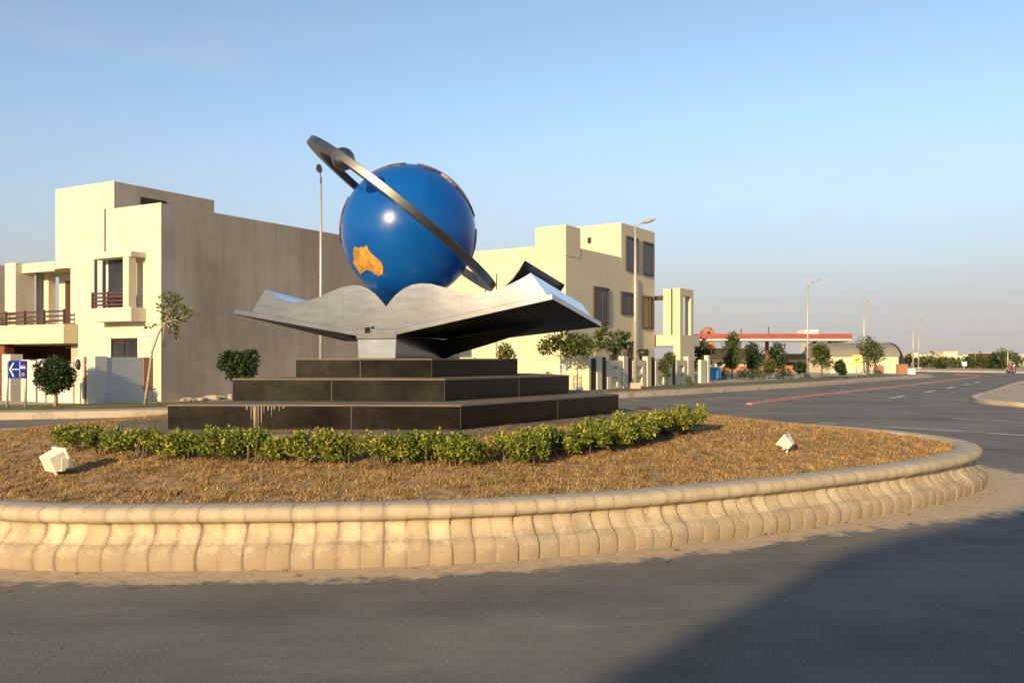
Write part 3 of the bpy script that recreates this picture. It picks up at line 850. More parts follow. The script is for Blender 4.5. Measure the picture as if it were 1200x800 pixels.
# the loose leaf curling up behind the right page
prof_px = [(560, 352), (572, 347), (583, 341.5), (593, 334), (601, 326), (608, 316.5), (615, 305)]
near = [P(x, y, 16.2) for x, y in prof_px]
dv = (P(661, 333, 18.9) - near[-1])
vs = []; n = len(near); th = Vector((0.02, -0.004, -0.016))
for j in range(7):
    for k in (0, 1):
        for p in near: vs.append(Q(p + dv * (j / 6) + th * k))
fs = []; m2 = 2 * n
for j in range(6):
    a = j * m2; b = a + m2
    for i in range(n - 1):
        fs.append((a + i, b + i, b + i + 1, a + i + 1)); fs.append((a + n + i, a + n + i + 1, b + n + i + 1, b + n + i))
    fs.append((a + n - 1, b + n - 1, b + 2 * n - 1, a + 2 * n - 1)); fs.append((a, a + n, b + n, b))
for j in (0, 6):
    a = j * m2
    for i in range(n - 1): fs.append((a + i, a + i + 1, a + n + i + 1, a + n + i))
mb = MB(); mb.add(vs, fs); mb.build('curled_page', M['shade_steel_soft'], book, True)

# ---------------------------------------------------------------- globe with ring
gc0 = P(479, 272.5, 16.5); gr0 = 0.0785 * 16.5
GC = Q(gc0); GRAD = gr0 * S
globe = empty('globe', GC - Vector((0, 0, GRAD)), 'glossy blue globe with raised continents and a tilted steel ring resting in the open book', 'globe')
mb = MB(); mb.sphere(GC, GRAD, 96, 48); gs = mb.build('sphere', M['blue'], globe, True)
vz = (Vector((0, 0, H)) - GC).normalized(); vx = Vector((0, 0, 1)).cross(vz).normalized(); vy = vz.cross(vx)
def plate(name, poly, mat, lift=0.012, inner=0.0, sub=5):
    """poly: unit directions; fan of a spherical patch lifted off the sphere"""
    import bmesh
    bm = bmesh.new()
    vs_ = [bm.verts.new(p) for p in poly]
    f = bm.faces.new(vs_)
    bmesh.ops.triangulate(bm, faces=[f])
    for _ in range(sub):
        ed = [e for e in bm.edges if e.calc_length() > 0.06]
        if not ed: break
        bmesh.ops.subdivide_edges(bm, edges=ed, cuts=1)
        bmesh.ops.triangulate(bm, faces=[f for f in bm.faces if len(f.verts) > 3])
    for v in bm.verts: v.co = v.co.normalized() * (GRAD + lift)
    bmesh.ops.recalc_face_normals(bm, faces=bm.faces)
    if sum(f.normal.dot(f.calc_center_median()) for f in bm.faces) < 0: bmesh.ops.reverse_faces(bm, faces=bm.faces)
    ext = bmesh.ops.extrude_face_region(bm, geom=list(bm.faces))
    for v in [g for g in ext['geom'] if isinstance(g, bmesh.types.BMVert)]: v.co = v.co.normalized() * (GRAD - 0.02)
    bmesh.ops.recalc_face_normals(bm, faces=bm.faces)
    ol = GC - wloc(globe)
    for v in bm.verts: v.co += ol
    me = bpy.data.meshes.new(name); bm.to_mesh(me); bm.free()
    return link(name, me, mat, globe)
def from_px(pts):
    out = []
    for x, y in pts:
        a, b = (x - 479) / 78.5, -(y - 272.5) / 78.5; c = math.sqrt(max(0.0, 1 - a * a - b * b)); out.append(vx * a + vy * b + vz * c)
    return out
aus = [(632, 572), (640, 556), (655, 563), (668, 555), (680, 560), (685, 574), (689, 552), (695, 547), (703, 570), (720, 590), (741, 606), (758, 622), (766, 642), (763, 673), (746, 682), (726, 675), (712, 661), (690, 657), (675, 668), (661, 679), (646, 655), (629, 630), (634, 606)]
au = plate('continent', from_px([(260 + x / 4, 150 + y / 4) for x, y in aus]), M['gold'])
au['label'] = 'orange gold continent plate low on the left of the globe'
def polar(pts):
    out = []
    for ph, thh in pts:
        a, b = R(ph), R(thh); out.append((vx * math.cos(a) + vy * math.sin(a)) * math.sin(b) + vz * math.cos(b))
    return out
plate('continent', polar([(122, 85), (115, 83), (108, 82), (103, 79), (97, 77.5), (92, 79), (93, 86), (98, 104), (112, 112), (124, 100)]), M['copper'], 0.02)
plate('continent', polar([(83, 81), (79, 74), (76, 71), (71, 72), (67, 75), (61, 76.5), (55, 75), (50, 72), (45, 71.5), (40, 74), (35, 75), (30, 77), (25, 78), (20, 82), (15, 86), (14, 92), (25, 104), (45, 112), (66, 106), (80, 92)]), M['copper'], 0.02)
plate('continent', polar([(150, 84), (158, 81), (166, 83), (176, 80), (186, 83), (190, 92), (176, 104), (160, 100), (150, 92)]), M['copper'], 0.02)
plate('continent', polar([(4, 82), (-4, 79), (-12, 82), (-20, 85), (-22, 94), (-8, 102), (4, 94)]), M['copper'], 0.02)
# orbit ring
ms = 0.0165 * S
m_dir = (vx * .786 - vy * .617).normalized(); p_dir = (vx * .617 + vy * .786).normalized()
ai = math.asin(0.07)
q_dir = (vz * math.cos(ai) + p_dir * math.sin(ai)).normalized(); n_dir = m_dir.cross(q_dir).normalized()
RC = GC + (vx * (472.5 - 479) + vy * -(254 - 272.5)) * ms
RO = 135 * ms; RI = RO - 0.26; TH = 0.058
mb = MB(); K = 360; vs = []
for i in range(K):
    a = 2 * math.pi * i / K; d = m_dir * math.cos(a) + q_dir * math.sin(a)
    vs += [RC + d * RO + n_dir * TH, RC + d * RO - n_dir * TH, RC + d * RI - n_dir * TH, RC + d * RI + n_dir * TH]
fs = []
for i in range(K):
    a = i * 4; b = ((i + 1) % K) * 4
    for k in range(4): fs.append((a + k, a + (k + 1) % 4, b + (k + 1) % 4, b + k))
mb.add(vs, fs); rg = mb.build('orbit_ring', M['steel_dark'], globe, False, 0.008)
mb = MB(); bp = RC + m_dir * (-83 * ms) + q_dir * 1.24
mb.sphere(bp, 0.165, 28, 16); bl = mb.build('small_ball', M['steel_dark'], rg, True)
mb = MB(); mb.tube([RC - m_dir * RI * 1.0 * .96, bp], 0.02, 8); 
# stem from the gutter of the book to the globe
sb = Vector((GC.x, GC.y, zq(2.3))); mb = MB(); mb.tube([sb, GC - Vector((0, 0, GRAD * .9))], 0.2, 20); mb.build('stem', M['steel_dark'], globe, True)

# ---------------------------------------------------------------- hedge bushes round the podium
def bush(name, label, base, wd, h, n, seed, group):
    q = random.Random(seed)
    t = empty(name, base, label, 'bush', group)
    blobs = []
    for i in range(14):
        blobs.append((base.x + q.uniform(-.5, .5) * wd, base.y + q.uniform(-.36, .36) * wd, base.z + h * q.uniform(.36, .8), q.uniform(.24, .34) * h))
    st = MB()
    for i in range(9):
        a = base + Vector((q.uniform(-.4, .4) * wd, q.uniform(-.3, .3) * wd, 0.0)); b = a + Vector((q.uniform(-.06, .06), q.uniform(-.06, .06), h * .75)); st.tube([base + Vector((0, 0, -.03)), a, b], [.009, .008, .004], 5)
    st.build('stems', M['bark'], t)
    V, F = leaves([b[:3] for b in blobs], [b[3] for b in blobs], int(n * 2.6), 0.04, 1.2, 0.5, 0.45)
    V[:, 2] = np.maximum(V[:, 2], base.z + .04)
    np_mesh('foliage', V, F, M['hedge'], t)
    return t
ordn = ['first', 'second', 'third', 'fourth', 'fifth', 'sixth', 'seventh', 'eighth', 'ninth', 'tenth', 'eleventh', 'twelfth', 'thirteenth']
front = [(88, 527), (124, 531), (158, 534), (196, 536), (226, 537), (264, 538), (296, 539), (325, 540), (368, 542), (402, 542.5), (452, 543), (490, 543.5), (543, 545)]
for i, (x, y) in enumerate(front):
    b = on_mound(x, y); k = b.y / 8.6
    sc = (1.0 if i not in (7,) else 0.75)
    bush('hedge_bush', 'low yellow green hedge bush, %s from the left along the front of the podium' % ordn[i], b, 0.36 * sc, random.uniform(0.235, 0.285) * sc * (1.0 if i < 5 else 1.18 if i < 8 else 1.3), 760, i, 'hedge bushes along the podium front')
right = [(600, 541), (640, 534), (675, 528), (706, 522), (734, 517), (758, 512.5), (778, 508.5), (793, 505.5)]
for i, (x, y) in enumerate(right):
    b = on_mound(x, y)
    bush('hedge_bush', 'low hedge bush along the right side of the podium, %s from the front corner' % ordn[i], b, 0.62, random.uniform(0.27, 0.31), 1250, 50 + i, 'hedge bushes along the podium right side')

# ---------------------------------------------------------------- dry grass on the island
NT = 16000
a = rng.random(NT) * 2 * math.pi; k = np.sqrt(rng.random(NT)) * 0.994
r = rim(a) * k; tx, ty = CX + r * np.cos(a), CY + r * np.sin(a)
keep = (ty < 12.5) | (tx > 1.5) | (tx < -5.5) | (rng.random(NT) < 0.1)
tx, ty = tx[keep], ty[keep]; th_ = rng.random(len(tx)) ** 1.6
bl_ = 22
ti = np.repeat(np.arange(len(tx)), bl_)
gxx = tx[ti] + rng.normal(0, 0.034, len(ti)); gyy = ty[ti] + rng.normal(0, 0.034, len(ti)); cl = th_[ti] * 2 - 0.7
ok = np.hypot(gxx - CX, gyy - CY) < rim(np.arctan2(gyy - CY, gxx - CX))
gxx, gyy, cl = gxx[ok], gyy[ok], cl[ok]
n = len(gxx); gz = mound(gxx, gyy) - 0.012
L = (0.014 + 0.022 * rng.random(n)) * (1 + 0.55 * cl)
th = rng.random(n) * 2 * math.pi; lean = 0.5 + 0.9 * rng.random(n)
dx, dy = np.cos(th) * lean, np.sin(th) * lean
sx_, sy_ = -np.sin(th), np.cos(th); wd = 0.003 + 0.003 * rng.random(n)
p0 = np.stack([gxx - sx_ * wd, gyy - sy_ * wd, gz], 1); p1 = np.stack([gxx + sx_ * wd, gyy + sy_ * wd, gz], 1)
p2 = np.stack([gxx + dx * L, gyy + dy * L, gz + L], 1)
V = np.stack([p0, p1, p2], 1).reshape(-1, 3); F = np.arange(3 * n).reshape(n, 3)
tag(np_mesh('dry_grass', V, F, M['dry_grass']), 'dry brown mown grass covering the roundabout island', 'grass', kind='stuff')

# ---------------------------------------------------------------- floodlights on the lawn
def floodlight(label, base, yaw, pitch, s, bx_=.28, bz_=.2):
    t = empty('floodlight', base, label, 'floodlight', 'floodlights on the dry lawn')
    Rm = Matrix.Rotation(yaw, 3, 'Z') @ Matrix.Rotation(pitch, 3, 'X')
    c = base + Vector((0, 0, 0.56 * s))
    def T(x, y, z): return c + Rm @ Vector((x * s, y * s, z * s))
    mb = MB()   # tapered housing: big open front at +y, small back at -y
    mb.hexa([T(-bx_, -.38, -bz_), T(bx_, -.38, -bz_), T(.5, .2, -.36), T(-.5, .2, -.36), T(-bx_, -.38, bz_), T(bx_, -.38, bz_), T(.5, .2, .36), T(-.5, .2, .36)])
    mb.build('housing', M['cream_metal'], t, False, 0.012 * s / .3)
    mb = MB(); mb.hexa([T(-.56, .2, -.42), T(.56, .2, -.42), T(.56, .34, -.42), T(-.56, .34, -.42), T(-.56, .2, .42), T(.56, .2, .42), T(.56, .34, .42), T(-.56, .34, .42)])
    rim_ = mb.build('front_rim', M['cream_metal'], t, False, 0.015 * s / .3)
    mb = MB(); mb.hexa([T(-.47, .34, -.34), T(.47, .34, -.34), T(.47, .352, -.34), T(-.47, .352, -.34), T(-.47, .34, .34), T(.47, .34, .34), T(.47, .352, .34), T(-.47, .352, .34)])
    mb.build('glass', M['lens'], rim_)
    mb = MB()
    Ry = Matrix.Rotation(yaw, 3, 'Z')
    def U(x, y, z): return base + Ry @ Vector((x * s, y * s, z * s))
    for sg in (-1, 1):
        mb.hexa([U(sg * .6 - .03, -.07, .22), U(sg * .6 + .03, -.07, .22), U(sg * .6 + .03, .07, .22), U(sg * .6 - .03, .07, .22), U(sg * .6 - .03, -.07, .68), U(sg * .6 + .03, -.07, .68), U(sg * .6 + .03, .07, .68), U(sg * .6 - .03, .07, .68)])
    mb.hexa([U(-.57, -.07, .18), U(.57, -.07, .18), U(.57, .07, .18), U(-.57, .07, .18), U(-.57, -.07, .23), U(.57, -.07, .23), U(.57, .07, .23), U(-.57, .07, .23)])
    mb.build('bracket', M['cream_metal'], t)
    mb = MB(); mb.tube([U(0, 0, -.15), U(0, 0, .2)], .07 * s, 10); mb.build('stake', M['cream_metal'], t, True)
    return t
floodlight('cream floodlight on the lawn left of the hedge, seen from behind', on_mound(66, 556), R(-38), R(22), 0.25, .44, .33)
floodlight('cream floodlight standing alone on the lawn at the right', on_mound(922, 529), R(55), R(40), 0.2)

# ---------------------------------------------------------------- left house
A = frame(-12.2, 30.0, -.88, .475, .53, .848)              # a runs left along the front, b runs back
lh = empty('house', A(0, 0, 0.2), 'cream two storey house with balconies and a bare grey cement side wall', 'house')
def part(fn, name, mat, parent=lh, bevel=0.012, smooth=False):
    mb = MB(); fn(mb); return mb.build(name, mat, parent, smooth, bevel)
part(lambda m: m.fbox(A, 0.0, 5.0, -0.135, 13, 0, 7.13), 'side_wall', M['cement'])
def front_wall(m):
    m.fbox(A, -0.004, 4.55, -0.16, -0.137, 0.2, 7.16)
    m.fbox(A, 4.55, 5.0, -0.16, 0.01, 5.1, 7.16)
    m.fbox(A, 4.55, 5.0, -0.16, 0.01, 3.0, 5.1)
    m.fbox(A, 2.49, 5.9, -0.162, -0.137, 7.16, 8.17)
    m.fbox(A, 5.0, 5.9, -0.162, 0.006, 5.12, 7.16)
part(front_wall, 'front_wall', M['cream'])
def upper(m):
    m.fbox(A, 2.495, 5.9, -0.135, 4.26, 7.133, 8.15)
    m.fbox(A, 5.003, 5.9, 0.012, 4.26, 5.3, 7.13)
part(upper, 'upper_storey', M['cement'])
part(lambda m: m.fbox(A, 2.47, 2.5, 0.9, 2.0, 7.45, 7.75), 'vent_opening', M['dark_void'])
def ap(px, b):                                             # front plane offset b: photo column -> a
    x = (px - 600) / 1000; ox = -12.2 + .53 * b; oy = 30 + .848 * b
    return (ox - x * oy) / (.88 + x * .475)
def az(px, py, b):
    a_ = ap(px, b); d = 30 + .475 * a_ + .848 * b; return H + (420 - py) / 1000 * d
part(lambda m: m.fbox(A, ap(124, -.16), ap(122.4, -.16), -0.166, -0.1, az(123, 295, -.16), az(123, 245, -.16)), 'expansion_groove', M['dark_void'], lh, 0)
# projecting balcony on the front
a1, a0 = ap(110, -.6), ap(158, -.6); z0, z1, zt = az(130, 377, -.6), az(130, 361, -.6), az(130, 297, -.6)
bal = part(lambda m: m.fbox(A, a0, a1, -0.75, -0.163, z0, z1), 'balcony', M['cream'])
part(lambda m: (m.fbox(A, a0, a1, -0.75, -0.163, zt - .18, zt), m.fbox(A, a0 + .12, a0 + .42, -0.755, -0.45, z1, zt - .18)), 'balcony_frame', M['cream'], bal)
def rails(m, aa, ab, b, zb, zt_, k=4, post=3):
    for i in range(k):
        z = zb + (zt_ - zb) * (i + .6) / k; m.fbox(A, aa, ab, b, b + .05, z, z + .07)
    for i in range(post):
        a = aa + (ab - aa) * i / max(1, post - 1); m.fbox(A, a - .03, a + .03, b - .012, b + .062, zb, zt_ + .04)
part(lambda m: rails(m, a0 + .44, a1 - .04, -0.7, z1, az(130, 343, -.6), 4, 3), 'railing', M['rail'], bal, 0)
w1 = part(lambda m: [m.fbox(A, ap(xx1, -.16), ap(xx0, -.16), -0.22, -0.161, az(135, yy1, -.16), az(135, yy0, -.16)) for xx0, xx1, yy0, yy1 in ((116, 121.5, 298, 360), (126, 128.5, 302, 360), (155, 157, 302, 360), (121.5, 155, 299, 302.5))], 'window', M['white_wall'], lh, 0)
part(lambda m: m.fbox(A, ap(160, -.16), ap(111, -.16), -0.18, -0.163, az(135, 360, -.16), az(135, 299, -.16)), 'pane', M['glass'], w1, 0)  # glass runs past the frame; its dark edge stands for the recess's shade
# ground floor window
wa, wb, wz0, wz1 = ap(161, -.16), ap(131, -.16), az(146, 422, -.16), az(146, 396, -.16)
w2 = part(lambda m: (m.fbox(A, wa, wa + .06, -.2, -.161, wz0, wz1), m.fbox(A, wb - .06, wb, -.2, -.161, wz0, wz1), m.fbox(A, wa + .06, wb - .06, -.2, -.161, wz1 - .06, wz1), m.fbox(A, (wa + wb) / 2 - .03, (wa + wb) / 2 + .03, -.2, -.161, wz0, wz1 - .06)), 'window', M['dark_void'], lh, 0)
part(lambda m: m.fbox(A, wa + .06, wb - .06, -.175, -.163, wz0, wz1 - .06), 'pane', M['glass'], w2, 0)
# terrace slab over the garage, its railing, canopy and pillars
sl = part(lambda m: m.fbox(A, 4.55, 14.5, -0.72, -0.165, 2.26, 2.98), 'terrace_parapet', M['yellow_cream'])
part(lambda m: (m.fbox(A, 5.0, 14.5, -0.16, 5.5, 2.3, 2.62),), 'terrace_floor', M['cream'])
part(lambda m: rails(m, 4.7, 14.3, -0.62, 2.98, 3.5, 3, 9), 'railing', M['rail'], lh, 0)
part(lambda m: (m.fbox(A, 5.02, 9.0, -0.165, 4.0, 5.12, 5.36), m.fbox(A, 5.9, 9.0, -0.2, -0.166, 5.05, 5.42)), 'canopy', M['cream'])
part(lambda m: (m.fbox(A, 7.95, 8.65, -0.45, .3, 2.98, 5.45),), 'pillar', M['cream'])
part(lambda m: (m.fbox(A, 7.55, 7.85, .6, .9, 2.62, 5.12),), 'pillar', M['cream'])
part(lambda m: (m.fbox(A, 8.05, 8.35, .6, .9, 2.62, 5.12),), 'pillar', M['cream'])
part(lambda m: (m.fbox(A, 9.8, 11, -0.3, .3, 2.98, 5.5),), 'pillar', M['cream'])
part(lambda m: m.fbox(A, 5.003, 7.5, 1.0, 1.2, 2.62, 5.117), 'terrace_wall', M['cream'])
part(lambda m: m.fbox(A, 5.9, 7.05, .96, .997, 2.63, 4.8), 'door', M['dark_wood'])
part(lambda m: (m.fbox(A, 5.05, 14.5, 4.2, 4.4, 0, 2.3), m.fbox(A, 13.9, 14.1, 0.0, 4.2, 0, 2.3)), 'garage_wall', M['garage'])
part(lambda m: m.fbox(A, 8.6, 9.0, -0.5, -0.1, .2, 2.26), 'garage_pillar', M['brick_red'])
fan = empty('ceiling_fan', A(6.9, -.45, 2.26), 'white ceiling fan hanging under the terrace behind the round tree', 'ceiling fan')
fx = A(6.35, 1.0, 2.12)
fan.location = fx
part(lambda m: (m.tube([fx + Vector((0, 0, .18)), fx + Vector((0, 0, -.02))], .03), m.sphere(fx, .1, 12, 8, (1, 1, .6))), 'motor', M['white'], fan, 0, True)
for k in range(3):
    an = 0.35 + k * 2.094; dxy = Vector((math.cos(an), math.sin(an), 0)); sxy = Vector((-dxy.y, dxy.x, 0.15)) * .06
    part(lambda m: m.hexa([fx + dxy * .1 - sxy, fx + dxy * .62 - sxy, fx + dxy * .62 + sxy, fx + dxy * .1 + sxy] + [q + Vector((0, 0, .012)) for q in (fx + dxy * .1 - sxy, fx + dxy * .62 - sxy, fx + dxy * .62 + sxy, fx + dxy * .1 + sxy)]), 'blade', M['white'], fan, 0)

# boundary wall of the left house
Bf = frame(-13.8, 28.25, -.88, .475, .53, .848)
bwl = empty('boundary_wall', Bf(0, 0, .2), 'dirty white front and shade-tinted grey side boundary wall of the left house', 'wall')
def bp_(fn, name, mat, bevel=0.012, parent=bwl):
    mb = MB(); fn(mb); return mb.build(name, mat, parent, False, bevel)
bp_(lambda m: m.fbox(Bf, 0, .18, 0.42, 2.62, .1, 1.74), 'side_panel', M['shade_white'])
bp_(lambda m: m.fbox(Bf, -.02, .42, -.02, .42, .1, 1.78), 'corner_pier', M['white_wall'])
bp_(lambda m: (m.fbox(Bf, .42, 3.0, .05, .22, .1, 1.45), m.fbox(Bf, .42, 3.0, .02, .25, 1.45, 1.52)), 'front_panel', M['white_wall'])
bp_(lambda m: m.fbox(Bf, .5, .58, -.01, .05, .1, 1.75), 'brown_strip', M['terracotta'], 0)
bp_(lambda m: m.fbox(Bf, .58, 1.05, -.02, .3, .1, 1.76), 'pier', M['white_wall'])
bp_(lambda m: m.fbox(Bf, 1.06, 1.14, -.01, .05, .1, 1.6), 'brown_strip', M['terracotta'], 0)
bp_(lambda m: m.fbox(Bf, 2.65, 3.05, -.03, .34, .1, 1.68), 'pier', M['white_wall'])
bp_(lambda m: m.fbox(Bf, 3.2, 3.55, -.01, .3, .1, 1.62), 'pier', M['white_wall'])
bp_(lambda m: m.fbox(Bf, 3.6, 4.1, .02, .3, .1, 1.66), 'pier', M['white_wall'])
bp_(lambda m: m.fbox(Bf, 4.6, 5.1, -.05, .4, .1, 1.85), 'gate_pier', M['white_wall'])
bp_(lambda m: [m.fbox(Bf, 5.15 + i * .09, 5.2 + i * .09, .1, .14, .22, 1.9) for i in range(30)] + [m.fbox(Bf, 5.12, 7.9, .085, .155, z, z + .06) for z in (.3, 1.1, 1.84)], 'gate', M['brick_red'], 0)
lm = MB(); c_ = Bf(.8, -.06, 1.5); lm.sphere(c_, .12, 14, 10, (.8, .6, 1.5)); lm.build('wall_lamp', M['dark_metal'], bwl, True)
bp_(lambda m: m.fbox(Bf, -.05, 0.0, 2.28, 2.55, 1.2, 1.7), 'meter_box', M['dark_metal'], 0.005)
bp_(lambda m: m.fbox(Bf, -.03, 0.0, 1.78, 2.1, .6, 1.74), 'rust_patch', M['terracotta'], 0)
# rubble along the foot of the cement wall
rb = MB()
for i in range(240):
    b = random.uniform(.2, 10.5); s_ = random.uniform(.05, .2) * random.uniform(.5, 1)
    p = A(-random.uniform(.05, .75) * (1 - .02 * b), b, .2)
    rb.sphere(p + Vector((0, 0, s_ * .3)), s_, 7, 5, (random.uniform(.7, 1.5), random.uniform(.7, 1.5), random.uniform(.4, .8)))
tag(rb.build('rubble', M['cement']), 'grey cement rubble heaped along the foot of the bare side wall', 'rubble', kind='stuff')

# blue direction sign
sg = G(20, 477, .2); sg_n = Vector((0.1, -1, 0)).normalized()
sign = empty('road_sign', sg, 'blue direction sign with a white left chevron on two pale posts', 'sign')
D = sg.y
def spx(x, y, o=0): 
    p = P(x, y, D); p.y -= o; return p
for x, yt in ((9.3, 424), (30.6, 423)):
    mb = MB(); b_ = spx(x - 1, 478); mb.tube([Vector((b_.x, D, .1)), spx(x, yt)], .035, 8); mb.build('post', M['galv'], sign, True)
def board(x0, x1, y0, y1, o0, o1, name, mat, parent):
    mb = MB(); a, b = spx(x0, y1), spx(x1, y0)
    mb.hexa([(a.x, D - o0, a.z), (b.x, D - o0, a.z), (b.x, D - o1, a.z), (a.x, D - o1, a.z), (a.x, D - o0, b.z), (b.x, D - o0, b.z), (b.x, D - o1, b.z), (a.x, D - o1, b.z)])
    return mb.build(name, mat, parent)
bd = board(11.5, 32, 422.5, 443, .07, .04, 'board', M['sign_blue'], sign)
mb = MB()
for (x0, y0, x1, y1) in ((17.5, 425, 13.3, 432.5), (13.3, 432.5, 17.5, 441)):
    a, b = spx(x0, y0, .074), spx(x1, y1, .074); o = Vector((.022, 0, 0)); t_ = Vector((0, -.003, 0))
    mb.hexa([a - o, b - o, b - o + t_, a - o + t_, a + o, b + o, b + o + t_, a + o + t_])
mb.build('chevron', M['sign_white'], bd)
mb = MB()
for x0, x1 in ((16, 17.2), (17.6, 18.4), (19, 20.2), (20.6, 21.2), (21.8, 23.2)):
    a, b = spx(x0, 433.2, .074), spx(x1, 432, .074); mb.hexa([(a.x, a.y, a.z), (b.x, a.y, a.z), (b.x, a.y - .003, a.z), (a.x, a.y - .003, a.z), (a.x, a.y, b.z), (b.x, a.y, b.z), (b.x, a.y - .003, b.z), (a.x, a.y - .003, b.z)])
mb.build('lettering', M['sign_white'], bd)
board(24.6, 25, 423.5, 442, .074, .07, 'divider_line', M['sign_white'], bd)
board(25.6, 31.2, 430, 431.6, .074, .07, 'white_band', M['sign_white'], bd)
board(25.6, 31.2, 428, 430, .074, .07, 'red_band', M['sign_red'], bd)
board(26.5, 30.5, 436.5, 440.5, .074, .07, 'emblem_patch', M['terracotta'], bd)

# ---------------------------------------------------------------- right house
Ho = Vector((2.77, 44.0, 0))
Cf = frame(2.77, 44.0, .556, .831, -.831, .556)            # c along the shaded face, e along the sunlit face
rh = empty('house', Cf(0, 0, .2), 'yellow cream three storey house with brown framed windows and a porch', 'house')
def rp(fn, name, mat, parent=rh, bevel=0.012):
    mb = MB(); fn(mb); return mb.build(name, mat, parent, False, bevel)
def main_wall(m):
    m.fbox(Cf, 0, 11, 0, 13, 0, 7.2)
    m.fbox(Cf, 0.003, 6.36, 0.003, .2, 7.2, 7.55)          # parapets
    m.fbox(Cf, 0.003, .2, .2, 12.99, 7.2, 7.62)
rp(main_wall, 'wall', M['yellow_cream'])
rp(lambda m: m.fbox(Cf, -.02, 1.53, -.02, 1.85, 7.0, 8.6), 'stair_tower', M['yellow_cream'])
rp(lambda m: m.fbox(Cf, 6.36, 11.004, -.004, 5.0, 7.2, 9.55), 'top_storey', M['yellow_cream'])
def cs(px):                                               # column of the photo on the shaded face -> c
    x = (px - 600) / 1000; return (x * 44 - 2.77) / (.556 - x * .831)
def cz(px, py): return H + (420 - py) / 1000 * (44 + .831 * cs(px))
def rwin(x0, x1, y0, y1):
    c0, c1 = cs(x0), cs(x1); xm = (x0 + x1) / 2; z0, z1 = cz(xm, y1), cz(xm, y0); t = .13
    o = -.01
    w_ = rp(lambda m: (m.fbox(Cf, c0, c0 + t, -.09, -.006, z0, z1), m.fbox(Cf, c1 - t, c1, -.09, -.006, z0, z1), m.fbox(Cf, c0 + t, c1 - t, -.09, -.006, z1 - t, z1), m.fbox(Cf, c0 + t, c1 - t, -.09, -.006, z0, z0 + t), m.fbox(Cf, (c0 + c1) / 2 + .1, (c0 + c1) / 2 + .15, -.06, -.02, z0 + t, z1 - t)), 'window', M['dark_wood'], rh, .008)
    rp(lambda m: m.fbox(Cf, c0 + t, c1 - t, -.03, -.006, z0 + t, z1 - t), 'pane', M['glass'], w_, 0)
for q in ((733, 747, 278, 318), (752.5, 765, 284, 323), (695, 712.5, 336.5, 380), (727, 742, 342.5, 368.5), (752.5, 765, 347, 385.5), (714, 722, 408, 426), (733, 741, 408, 428)): rwin(*q)
rp(lambda m: m.fbox(Cf, cs(750), cs(759), -.05, -.006, .2, cz(755, 409)), 'door', M['dark_wood'], rh, 0)
rp(lambda m: m.fbox(Cf, cs(743), cs(745.5), -.14, -.006, .2, cz(744, 325)), 'downpipe_box', M['yellow_cream'])
# small vent and slits on the sunlit faces
v0 = Cf(6.36, 3.0, 8.6); rp(lambda m: m.fbox(Cf, 6.335, 6.358, 1.95, 2.2, 8.5, 8.85), 'vent', M['dark_metal'], rh, 0)
for e_ in (4.3, 5.05): rp(lambda m: m.fbox(Cf, -.02, -.003, e_, e_ + .06, 5.0, 6.3), 'facade_slit', M['dark_void'], rh, 0)
rp(lambda m: m.fbox(Cf, -.06, -.003, 2.7, 3.1, 5.0, 5.6), 'window', M['dark_void'], rh, 0)
# porch with its open frame of pillars
PE = -1.56; PC = 11.3
rp(lambda m: m.fbox(Cf, PC, PC + 3.2, PE, PE + 3.4, 2.48, 3.17), 'porch_slab', M['yellow_cream'])
rp(lambda m: m.fbox(Cf, PC + .004, PC + 2.3, PE - .006, PE + .45, 0, 2.48), 'porch_pier', M['yellow_cream'])
rp(lambda m: m.fbox(Cf, PC + .004, PC + .5, PE + .006, PE + .5, 3.17, 6.05), 'porch_pillar', M['yellow_cream'])
rp(lambda m: m.fbox(Cf, PC + .004, PC + .5, PE + .62, PE + 1.12, 3.17, 6.05), 'porch_pillar', M['yellow_cream'])
rp(lambda m: m.fbox(Cf, PC + 1.75, PC + 2.2, PE + .006, PE + .4, 3.17, 5.6), 'porch_pillar', M['yellow_cream'])
rp(lambda m: m.fbox(Cf, PC + .5, PC + 2.2, PE + .006, PE + .4, 5.6, 6.05), 'porch_beam', M['yellow_cream'])
rp(lambda m: m.fbox(Cf, PC + .1, PC + .3, PE + 1.12, PE + 3.2, 5.35, 5.62), 'porch_beam', M['dark_wood'])
